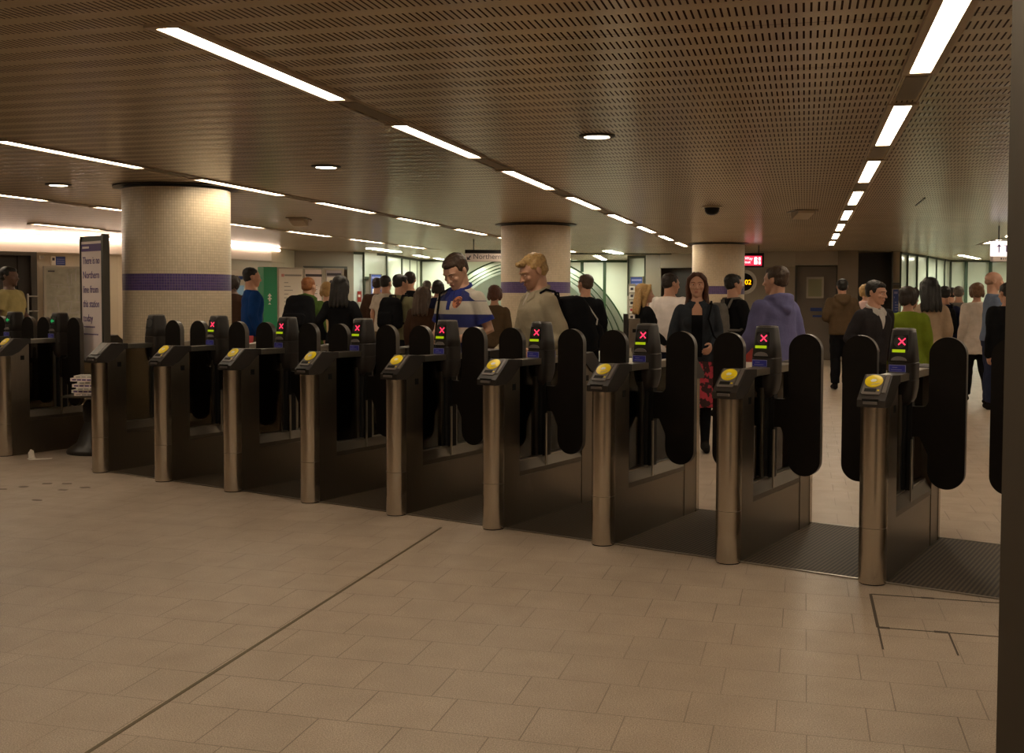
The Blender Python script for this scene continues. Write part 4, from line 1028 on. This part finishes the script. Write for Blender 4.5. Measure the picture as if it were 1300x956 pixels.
    if fine or D < 12:
        for sx in (1, -1):
            MB().ell((sx*.031, -.0790, .1175), (.0105, .0065, .0055 if head[0] < .25 else .003), MH, 12, 8).obj('eye', 'eye_white', body, True)
            MB().ell((sx*.031+(.0), -.0828, .1170), (.0056, .0035, .0054 if head[0] < .25 else .003), MH, 10, 8).obj('iris', 'eye_dark', body, True)
            MB().tube([(sx*.014, -.0945, .1385), (sx*.034, -.0895, .1435), (sx*.053, -.072, .138)], [.0022, .0030, .0018], n=6, M=MH).obj('eyebrow', hairmat if hairmat != 'hair_stubble' else 'hair_light_brown', body, True)
        MB().ell((0, -.0965, .053), (.021, .005, .0048), MH, 10, 6).ell((0, -.094, .0435), (.018, .005, .0052), MH, 10, 6).obj('lips', 'lip', body, True)
    # ---- hair
    h = MB(); hv = .007 if fine else .010; nzv = .004; hs = 2
    if hair != 'bald':
        h.ell((0, .030, .158), (.083, .098, .083), MH, 20, 14); h.ell((0, .050, .112), (.075, .068, .074), MH, 16, 12)
    if hair == 'crop': pass
    if hair == 'short':
        h.ell((0, -.014, .194), (.062, .066, .038), MH, 16, 10); nzv = .005; hs = 3
        for sx in (1, -1): h.ell((sx*.072, .006, .142), (.012, .036, .036), MH, 10, 8)
    if hair == 'quiff':
        for q in range(26):
            a = q*2.4; r = .062*sqrt((q+.5)/26); h.ell((r*cos(a), -.018+r*1.15*sin(a), .214-.3*r+.007*sin(q*3.1)), (.014, .016, .018), MH, 8, 6)
        for q in range(7): h.ell((-.046+.0155*q, -.070, .200+.006*(q % 2)), (.0125, .014, .016), MH, 8, 6)
        nzv = .008
        for sx in (1, -1): h.ell((sx*.073, .010, .150), (.012, .040, .034), MH, 10, 8)
    if hair in ('long', 'bob'):
        h.ell((0, .036, .160), (.087, .098, .080), MH, 20, 14)
        dz = 0 if hair == 'long' else .10
        for sx in (1, -1):
            h.tube([(sx*.030, -.045, .218), (sx*.072, -.040, .170), (sx*.082, -.004, .10), (sx*.080, .012, .03+dz*.3), (sx*.072, .024, -.07+dz)], [.024, .025, .026, .028, .022], n=10, M=MH)
        h.ell((0, .070, .05+dz*.5), (.082, .046, .15-dz*.55), MH, 16, 12)
        for sx in (1, -1): h.ell((sx*.078, .014, .10), (.022, .048, .055), MH, 12, 9)
        if hair == 'long':
            for q in (-2, -1, 0, 1, 2):
                x = q*.038; h.tube([(x, .105-abs(q)*.012, .12), (x*1.05, .112-abs(q)*.014, .02), (x*1.2, .118-abs(q)*.016, -.08), (x*1.25, .125-abs(q)*.018, -.155)], [.026, .027, .026, .018], n=10, M=MH)
        nzv = .005; hs = 6
    if hair == 'bun': h.ell((0, .13, .15), (.045, .045, .045), MH)
    if hair == 'bald': h.ell((0, .046, .095), (.0765, .066, .045), MH, 16, 10); nzv = .001
    remesh(h, 'hair', hairmat, body, hv, hs, nzv, 55 if hair != 'long' else 38, .35 if hair in ('long', 'bob') else .8)
    # ---- upper garment
    d = topinfl; g = MB()
    cz = hem if coat is None else coat
    rings = []
    zs = [z for z in ([cz, cz+.08, 1.30, 1.36] + [q[0] for q in T]) if z >= cz-1e-6 and z <= 1.478]
    zs = sorted(set(zs))
    for z in zs:
        cy, rx, ry = ringat(T, max(z, .86))
        bx = (boxy*(1.42-z)/.4 if z < 1.42 else 0)
        mx, my = ringat(T, 1.30)[1:]
        k_ = min(1, max(0, bx)); bq = min(1, boxy)*min(1, max(0, (1.36-z)/.06)); rx = rx+(max(rx, mx*.97)-rx)*bq; ry = ry+(max(ry, my*1.0)-ry)*bq
        if z < .86: rx += (.86-z)*.16; ry += (.86-z)*.22
        if z > 1.44: rx += -.004; ry += -.004
        rings.append(ering(z, cy, rx+d, ry+d, MU if z > .8 else Matrix.Translation((0, (MU @ Vector((0, 0, .8))).y*0, 0)), 26))
    g.loft(rings)
    if fem:
        for sx in (1, -1): g.ell((sx*.068, -.085, 1.265), (.062+d*.6, .052+d*.6, .062+d*.6), MU)
    for S0, E, Wt, sx in J:
        m1 = S0.lerp(E, .5)
        if sleeve == 'long':
            endp = E.lerp(Wt, .97); g.tube([S0, m1, E], [(.055*ak+d*.9), (.053*ak+d), (.045*ak+d*.9)]); g.tube([E, E.lerp(Wt, .4), endp], [.045*ak+d*.9, .044*ak+d*.8, .034*ak+d*.8])
        elif sleeve == 'short':
            endp = S0.lerp(E, .72); g.tube([S0, S0.lerp(E, .35), endp], [.055*ak+d*.9, .056*ak+d*.8, .056*ak+d*.7], ends=False); g.ell(S0, (.054*ak+d*.9,)*3)
    if hood:
        g.ell((0, .105, 1.425), (.125, .055, .075), MU); g.tube([(-.105, .02, 1.47), (-.10, .09, 1.47), (0, .125, 1.475), (.10, .09, 1.47), (.105, .02, 1.47), (.06, -.06, 1.445)], [.028, .036, .040, .036, .028, .02], n=10, M=MU)
        g.tube([(-.06, .12, 1.40), (0, .15, 1.36), (.06, .12, 1.40)], [.03, .04, .03], n=10, M=MU)
    gv = .0085 if fine else .0125
    remesh(g, topname, top, body, gv, 4, .010 if not fine else .008, 11)
    if collar:
        c_ = MB()
        pts = []
        for i in range(15):
            a = -pi/2+.28+(2*pi-.56)*i/14; pts.append((.074*cos(a)*(.95 if fem else 1.05), .016+.072*sin(a)*1.05, 1.470+.022*sin(a)*1.0))
        c_.tube(pts, [.016]*15, n=8, M=MU)
        if collar[1]:      # turned-down collar points
            for sx in (1, -1):
                q = [(sx*.018, 1.445), (sx*.068, 1.478), (sx*.095, 1.42), (sx*.05, 1.385)]
                if sx < 0: q = q[::-1]
                fr_y = [ringat(T, z_)[0]-(ringat(T, z_)[2]+d)*sqrt(max(.05, 1-(x_/(ringat(T, z_)[1]+d))**2)) for x_, z_ in q]
                f = [c_.bm.verts.new(MU @ Vector((x_, y_-.012, z_))) for (x_, z_), y_ in zip(q, fr_y)]; e = [c_.bm.verts.new(MU @ Vector((x_, y_+.012, z_))) for (x_, z_), y_ in zip(q, fr_y)]
                c_.bm.faces.new(f); c_.bm.faces.new(e[::-1])
                for i in range(4): c_.bm.faces.new((f[i], f[(i+1) % 4], e[(i+1) % 4], e[i]))
        remesh(c_, 'collar', collar[0], body, .008, 2)
    def patch(name, m, fx, z0, z1, out=.006, n=10, k=8, th=.012):
        """piece of cloth lying on the chest between fx(z)=(x0,x1)"""
        q = MB(); A = []
        for i in range(n+1):
            z = z0+(z1-z0)*i/n; x0, x1 = fx(z); row = []
            for j in range(k+1):
                x = x0+(x1-x0)*j/k; cy, rx, ry = ringat(T, z)
                mx, my = ringat(T, 1.30)[1:]; bq = min(1, boxy)*min(1, max(0, (1.36-z)/.06)); rx = rx+(max(rx, mx*.97)-rx)*bq; ry = ry+(max(ry, my)-ry)*bq
                yv = cy-(ry+d+out)*max(.05, 1-abs(x/(rx+d))**2.3)**(1/2.3)
                if fem: yv -= .030*math.exp(-((abs(x)-.068)/.06)**2-((z-1.265)/.07)**2)
                row.append(MU @ Vector((x, yv, z)))
            A.append(row)
        F = [[q.bm.verts.new(p_) for p_ in r_] for r_ in A]; Bk = [[q.bm.verts.new(p_+Vector((0, th, 0))) for p_ in r_] for r_ in A]
        for i in range(n):
            for j in range(k):
                q.bm.faces.new((F[i][j], F[i][j+1], F[i+1][j+1], F[i+1][j])); q.bm.faces.new((Bk[i][j], Bk[i+1][j], Bk[i+1][j+1], Bk[i][j+1]))
        for i in range(n):
            for j in (0, k): q.bm.faces.new((F[i][j], F[i+1][j], Bk[i+1][j], Bk[i][j]))
        for j in range(k):
            for i in (0, n): q.bm.faces.new((F[i][j], F[i][j+1], Bk[i][j+1], Bk[i][j]))
        return q.obj(name, m, body, True)
    if inner: patch(*inner)
    # ---- lower garment
    t = MB(); di = .016
    if skirt:
        zk = skirt; rg = [(zk, .012, .215, .175), ((zk+.9)/2, .012, .20, .15), (.86, .012, .172, .124), (.98, .008, .158, .112)]
        t.loft([ering(z, cy, rx+di*.5, ry+di*.5, I, 26, 2.1) for z, cy, rx, ry in rg]); remesh(t, 'skirt', bottom, body, .012, 3, .012, 14, .3)
        tg = MB()
        for hip, knee, calf, ank, shk, sx in LJ: tg.tube([hip.lerp(knee, .4), knee, calf, ank], [.078+.006, .056+.006, .054+.006, .038+.006])
        remesh(tg, 'tights', 'c_black', body, .0125, 3)
    else:
        t.loft([ering(z, ringat(T, z)[0], ringat(T, z)[1]+di, ringat(T, z)[2]+di, I if z < .93 else MU) for z in (.80, .86, .93, .99)])
        for hip, knee, calf, ank, shk, sx in LJ:
            t.tube([hip, hip.lerp(knee, .5), knee, calf, ank], [.092+di*.6, .082+di, .064+di, .062+di, .056+di], ends=False); t.ell(hip, (.095+di*.6,)*3)
        remesh(t, 'trousers', bottom, body, .0125, 4, .010, 11)
    mz = 9
    for hip, knee, calf, ank, shk, sx in LJ:
        q = MB(); heel = ank+shk @ Vector((0, .034, -.052)); mid = ank+shk @ Vector((sx*.006, -.06, -.045)); toe = ank+shk @ Vector((sx*.012, -.165, -.064))
        q.tube([heel, mid, toe], [.042, .046, .034]); q.tube([ank+Vector((0, 0, .02)), ank+shk @ Vector((0, 0, -.05))], [.044, .046])
        for v in q.bm.verts: mz = min(mz, v.co.z)
        remesh(q, 'shoe', 'c_shoe', body, .012, 2)
    body.location = (p.x, p.y, -mz*s); body.rotation_euler = (0, 0, YAW-rad(face)); body.scale = (s, s, s)
    body['_mu'] = lean
    return body, MU, patch, J
def follow(t, body):
    t.location = body.location; t.rotation_euler = body.rotation_euler; t.scale = body.scale
def backpack(pr, label, m, w=.16, dd=.11, z0=1.0, z1=1.42, piping=None, front=True):
    body, MU, _, J = pr
    t = thing('backpack', label, 'backpack'); follow(t, body)
    b = MB(); y0 = .14
    b.loft([ering(z, y0+dd*.62, w*f, dd*f2, MU, 24, 3.2) for z, f, f2 in ((z0, .75, .6), (z0+.03, .95, .9), (z0+.12, 1, 1), (z0+.25, .96, .85), (z1-.06, .86, .66), (z1-.01, .7, .5), (z1, .5, .35))])
    remesh(b, 'pack_body', m, t, .012, 4, .008, 12)
    q = MB(); q.loft([ering(z, y0+dd*1.45, w*.72*f, dd*.42*f2, MU, 20, 3) for z, f, f2 in ((z0+.03, .85, .6), (z0+.06, 1, 1), (z0+.19, 1, .9), (z0+.22, .8, .5))]); remesh(q, 'pocket', m, t, .011, 3)
    for sx in (1, -1):
        a = .10
        if not front: MB().tube([(sx*a, y0+.0, z1-.05), (sx*a, .10, 1.45), (sx*.105, .03, 1.472), (sx*.11, -.02, 1.452)], .009, n=8, M=MU).obj('strap', m, t, True)
        else: MB().tube([(sx*a, y0+.0, z1-.05), (sx*a, .09, 1.455), (sx*.105, .0, 1.462), (sx*.105, -.092, 1.41), (sx*.12, -.138, 1.30), (sx*.155, -.105, 1.16), (sx*.175, .02, 1.08), (sx*.13, y0+.02, z0+.08)], .016, n=8, M=MU).obj('strap', m, t, True)
        if piping: MB().tube([(sx*w*.55, y0+dd*1.3, z0+.08), (sx*w*.62, y0+dd*1.52, z0+.25), (sx*w*.5, y0+dd*1.18, z1-.07), (sx*w*.25, y0+dd*.75, z1+.003)], .006, n=6, M=MU).obj('piping', piping, t, True)
    MB().tube([(-.035, y0+.02, z1-.01), (-.03, y0+.02, z1+.035), (.03, y0+.02, z1+.035), (.035, y0+.02, z1-.01)], .008, n=6, M=MU).obj('grab_handle', m, t, True)
    return t
def shoulder_bag(pr, label, m, side=1, z=.86, strap='front', size=(.17, .07, .13)):
    body, MU, _, J = pr
    t = thing('shoulder_bag', label, 'bag'); follow(t, body)
    x = side*.25; y = .03
    MB().box(x-size[1], x+size[1], y-size[0], y+size[0], z-size[2], z+size[2]).bevel(.025, 3).obj('bag_body', m, t, True)
    MB().box(x+side*(size[1]-.008), x+side*(size[1]+.012), y-size[0]*.95, y+size[0]*.95, z+.0, z+size[2]*.96).bevel(.008, 2).obj('flap', m, t, True)
    sh = -side*.11 if strap == 'cross' else side*.14
    MB().tube([(x, y-size[0]+.03, z+size[2]-.02), (x*.62, -.15, 1.14), (sh*.4+x*.2, -.155, 1.30), (sh, -.085, 1.435), (sh, .03, 1.465), (sh*.8, .115, 1.40), (x*.4, .145, 1.2), (x, y+size[0]-.03, z+size[2]-.02)], .009, n=8, M=MU).obj('strap', m, t, True)
    return t

# --- the three at the gates
P = person('man in a blue and grey striped polo shirt looking down at the gate', 592, 8.98, 1.852, 46, 'striped_knit', 'c_jeans', 'short', 'hair_brown', 'skin_fair', lean=.13, head=(.50, .12), arms=('bent', 'low'), vox=.0055, sleeve='short', collar=('c_collar_blue', True), fine=True, topname='polo_shirt', boxy=.2, hem=.84)
for S0, E, Wt, sx in P[3]:
    MB().tube([S0.lerp(E, .60), S0.lerp(E, .735)], [.0705, .0715], n=20, ends=False).obj('sleeve_cuff', 'c_collar_blue', P[0], True)
P[2]('chest_badge', 'orange_badge', lambda z: (.083-.036*sqrt(max(0, 1-((z-1.375)/.043)**2)), .083+.036*sqrt(max(0, 1-((z-1.375)/.043)**2))), 1.333, 1.417, .008)
P[2]('placket', 'c_collar_blue', lambda z: (-.018, .018), 1.32, 1.455, .006)
shoulder_bag(P, 'black shoulder bag with a long strap worn by the man in the striped polo', 'c_black', -1)
P = person('blond man in a tan jacket with a backpack reaching towards the gate reader', 690, 8.55, 1.828, 68, 'c_tan', 'c_khaki', 'quiff', 'hair_blond', 'skin', lean=.10, head=(.36, .0), arms=('touch', 'reach'), vox=.0055, collar=('c_tan', True), fine=True, boxy=.3, hem=.80, inner=('inner_shirt', 'c_tee', lambda z: (-.03*(z-1.36)/.1, .03*(z-1.36)/.1), 1.37, 1.46, .004))
backpack(P, 'black backpack with white piping on the blond man in the tan jacket', 'c_black', .17, .19, .96, 1.40, 'piping_white', front=False)
P = person('woman with long brown hair in an open dark denim jacket facing the camera', 885, 10.5, 1.72, 8, 'c_denim', 'print_skirt', 'long', 'hair_auburn', 'skin', lean=.0, head=(.02, -.08), arms=('belly', 'low'), vox=.006, fem=True, hem=.88, collar=('c_denim', True), fine=True, boxy=.45, skirt=.44,
           inner=('inner_top', 'c_black', lambda z: (-.055, .050), .93, 1.335, .005))
P[2]('bare_neckline', 'skin', lambda z: (-.050+.25*max(0, z-1.40), .046-.25*max(0, z-1.40)), 1.325, 1.46, .004)
P[2]('placket', 'c_denim', lambda z: (.052, .075), .92, 1.40, .010)
shoulder_bag(P, 'small black handbag at the hip of the woman in the denim jacket', 'c_black', 1, .93, 'front', (.13, .05, .10))
# --- right-hand half
P = person('man in a lavender hooded sweatshirt seen from behind', 986, 9.5, 1.735, 148, 'c_lavender', 'c_jeans', 'short', 'hair_brown', 'skin', lean=.04, head=(.05, .25), arms=('swing', 'down'), vox=.009, hood=True, topname='hooded_sweatshirt', boxy=.8, stride=.15, topinfl=.03)
P = person('dark-haired man in a black jacket walking right past the far column', 931, 13.0, 1.74, 250, 'c_black', 'c_khaki', 'short', 'hair_black', 'skin', arms=('down', 'swing'), stride=.2)
backpack(P, 'grey and black backpack on the man passing the far column', 'c_grey', .15, .11, 1.0, 1.4)
person('man in a loose white shirt with his back to us beside the far column', 849, 13.5, 1.77, 215, 'c_white', 'c_jeans', 'short', 'hair_dark', 'skin', head=(.08, -.5), topname='shirt', boxy=1, topinfl=.04, hem=.8, lean=.08)
person('blonde woman in a black top walking right near the leaflet rack', 818, 13.0, 1.62, 262, 'c_black', 'c_black', 'long', 'hair_blond', 'skin_fair', fem=True, topname='top', arms=('down', 'swing'), stride=.12)
person('man in a dark suit seen from behind before the tunnel mouth', 743, 14.0, 1.765, 165, 'c_black', 'c_black', 'short', 'hair_brown', 'skin', topname='suit_jacket', boxy=.8, hem=.78, head=(0, .35))
person('man in a brown jacket standing with his back to us at the grey door', 1069, 17.6, 1.775, 186, 'c_brown', 'c_black', 'crop', 'hair_black', 'skin', arms=('bent', 'bent'), boxy=.8, topinfl=.03, hood=True)
P = person('dark-haired man in a charcoal cardigan over a pale shirt looking right', 1107, 11.0, 1.655, 337, 'c_darkgrey', 'c_black', 'short', 'hair_black', 'skin', lean=.10, head=(.10, .35), arms=('down', 'elbow'), vox=.007, topname='cardigan', boxy=.6, collar=('c_shirt', True), inner=('shirt_front', 'c_shirt', lambda z: (-.055*(z-1.25)/.2, .055*(z-1.25)/.2), 1.255, 1.455, .006), fine=True)
person('fair-haired person in a pale pink top beyond the man in the cardigan', 1099, 18.2, 1.70, 180, 'c_pink', 'c_khaki', 'bob', 'hair_blond', 'skin_fair', fem=True, topname='top')
person('dark-haired woman in an olive green jacket turned away from the camera', 1153, 11.3, 1.60, 200, 'c_green', 'c_black', 'bob', 'hair_dark', 'skin', fem=True, lean=.06, head=(.1, -.75), boxy=.9, hem=.70, topinfl=.032, arms=('down', 'down'), vox=.009)
person('woman with very long black hair in a beige top beside the green jacket', 1180, 12.2, 1.71, 188, 'c_beige', 'c_tan_trouser', 'long', 'hair_black', 'skin', fem=True, topname='top', boxy=.4)
P = person('person in navy with a dark backpack near the white panels', 1199, 16.0, 1.65, 190, 'c_navy', 'c_black', 'short', 'hair_black', 'skin', boxy=.6)
backpack(P, 'dark backpack on the person in navy near the white panels', 'c_black', .15, .1, 1.0, 1.4)
person('person with grey-black hair in a dark coat far back by the white panels', 1207, 19.5, 1.66, 175, 'c_darkgrey', 'c_black', 'crop', 'hair_dark', 'skin', boxy=.7)
person('person in a grey coat with greying hair in front of the green frame', 1217, 18.3, 1.67, 205, 'c_grey', 'c_black', 'short', 'hair_grey', 'skin', boxy=.8, hem=.7)
person('tall bald man in a blue-grey shirt standing above the others', 1261, 14.5, 1.835, 285, 'c_blue_shirt', 'c_jeans', 'bald', 'hair_stubble', 'skin_fair', topname='shirt', boxy=.6, vox=.009)
P = person('woman in a cream coat and black trousers walking away', 1240, 15.4, 1.675, 172, 'c_cream', 'c_black', 'bob', 'hair_light_brown', 'skin', fem=True, boxy=.9, hem=.70, topinfl=.035, topname='coat', stride=.16, head=(.1, -.3))
P = person('person in a black jacket cut off by the dark pillar', 1284, 12.4, 1.66, 170, 'c_black', 'c_black', 'short', 'hair_black', 'skin', boxy=1, topinfl=.045, lean=.15)
shoulder_bag(P, 'black shoulder bag of the person cut off by the dark pillar', 'c_grey', -1, .95, 'cross')
# --- left-hand half
person('man in a mustard shirt passing the dark double door at the far left', 12, 14.5, 1.84, 275, 'c_yellow', 'c_khaki', 'short', 'hair_black', 'skin_dark', sleeve='short', topname='shirt', boxy=.7, arms=('swing', 'down'), stride=.2, topinfl=.028)
person('person in dark brown half hidden by the front column', 296, 17.4, 1.80, 195, 'c_darkbrown', 'c_darkbrown', 'bob', 'hair_dark', 'skin_dark', boxy=.8)
person('man in a royal blue top beside the green cabinet', 319, 15.0, 1.865, 245, 'c_blue', 'c_khaki', 'crop', 'hair_black', 'skin', boxy=.7, topname='sweater', arms=('down', 'down'), topinfl=.020, head=(.1, .0))
P = person('red-haired man in a green jacket bending towards the poster boards', 386, 14.0, 1.735, 192, 'c_leaf', 'c_khaki', 'crop', 'hair_red', 'skin_fair', lean=.28, head=(-.05, -.2), arms=('low', 'down'), boxy=.7, hood=True)
backpack(P, 'large black backpack on the red-haired man in the green jacket', 'c_black', .21, .17, .95, 1.44)
person('blonde woman in a pale cream dress facing the poster boards', 415, 15.8, 1.68, 172, 'c_pale', 'c_pale', 'bob', 'hair_blond', 'skin_fair', fem=True, topname='dress_top', skirt=.5)
person('woman with long dark hair in black with her hands on her hips', 432, 13.3, 1.73, 184, 'c_black', 'c_darkbrown', 'long', 'hair_black', 'skin', fem=True, arms=('hips', 'hips'), topname='top', boxy=.1, hem=.9)
person('person in a dark brown coat in front of the blue poster on the left', 479, 20.0, 1.81, 188, 'c_darkbrown', 'c_black', 'crop', 'hair_dark', 'skin', boxy=1, hem=.6, topname='coat', topinfl=.04)
person('man in a pale t-shirt standing in the queue left of the tunnel', 490, 18.0, 1.815, 205, 'c_tee', 'c_khaki', 'crop', 'hair_black', 'skin', sleeve='short', topname='t_shirt', boxy=.6, topinfl=.025)
P = person('man in an olive jacket with a small backpack in the queue', 506, 15.0, 1.78, 208, 'c_olive', 'c_black', 'short', 'hair_black', 'skin', boxy=.7, lean=.08, head=(.1, -.35))
backpack(P, 'dark green backpack on the man in the olive jacket', 'c_black', .17, .13, 1.0, 1.42)
person('tall man in a black coat in front of the white panels', 521, 17.8, 1.875, 215, 'c_black', 'c_black', 'short', 'hair_dark', 'skin', boxy=.8, head=(.05, .5), hem=.7, topname='coat')
person('short person with long brown hair in a brown coat behind the gates', 537, 13.5, 1.60, 200, 'c_darkbrown', 'c_darkbrown', 'long', 'hair_brown', 'skin', fem=True, boxy=.9, hem=.7, topname='coat', topinfl=.035)
person('grey-haired person far back left of the striped-polo man', 542, 21.5, 1.78, 182, 'c_cream', 'c_khaki', 'crop', 'hair_grey', 'skin_fair', boxy=.7)
person('person in a dark blue jacket just left of the striped-polo man', 556, 18.0, 1.74, 180, 'c_navy', 'c_jeans', 'bob', 'hair_black', 'skin', boxy=.8)
person('person with reddish-brown hair between the striped polo and the middle column', 628, 14.6, 1.63, 190, 'c_brown', 'c_darkbrown', 'bob', 'hair_auburn', 'skin', fem=True, boxy=.7)
# red carrier held low by the man in blue
c = gnd(310, 14.6)
t = thing('carrier_bag', 'small red carrier bag hanging beside the man in the royal blue top', 'bag', (c.x, c.y, .62), YAW+.3)
MB().prism([(-.10, 0), (.10, 0), (.115, .33), (-.115, .33)], -.045, .045, lambda a, b, h: Vector((a, h, b))).bevel(.012, 2).obj('bag_body', mat('carrier_red', (.55, .07, .08), .6), t, True)
MB().tube([(-.05, 0, .33), (-.04, 0, .44), (.04, 0, .44), (.05, 0, .33)], .006, n=6).obj('handle', 'carrier_red', t, True)

bpy.data.scenes.remove(TS)

# ------------------------------------------------------------------ render look
S.view_settings.view_transform = 'Standard'; S.view_settings.look = 'None'; S.view_settings.gamma = 1; S.view_settings.use_curve_mapping = False
S.view_settings.exposure = 0.33
wd = bpy.data.worlds.new('world'); S.world = wd; wd.use_nodes = True
wd.node_tree.nodes['Background'].inputs[0].default_value = (0, 0, 0, 1)
cy_ = S.cycles; cy_.use_denoising = True; cy_.max_bounces = 8; cy_.diffuse_bounces = 5; cy_.glossy_bounces = 4; cy_.transparent_max_bounces = 16
cy_.caustics_reflective = False; cy_.caustics_refractive = False; cy_.sample_clamp_indirect = 4.0
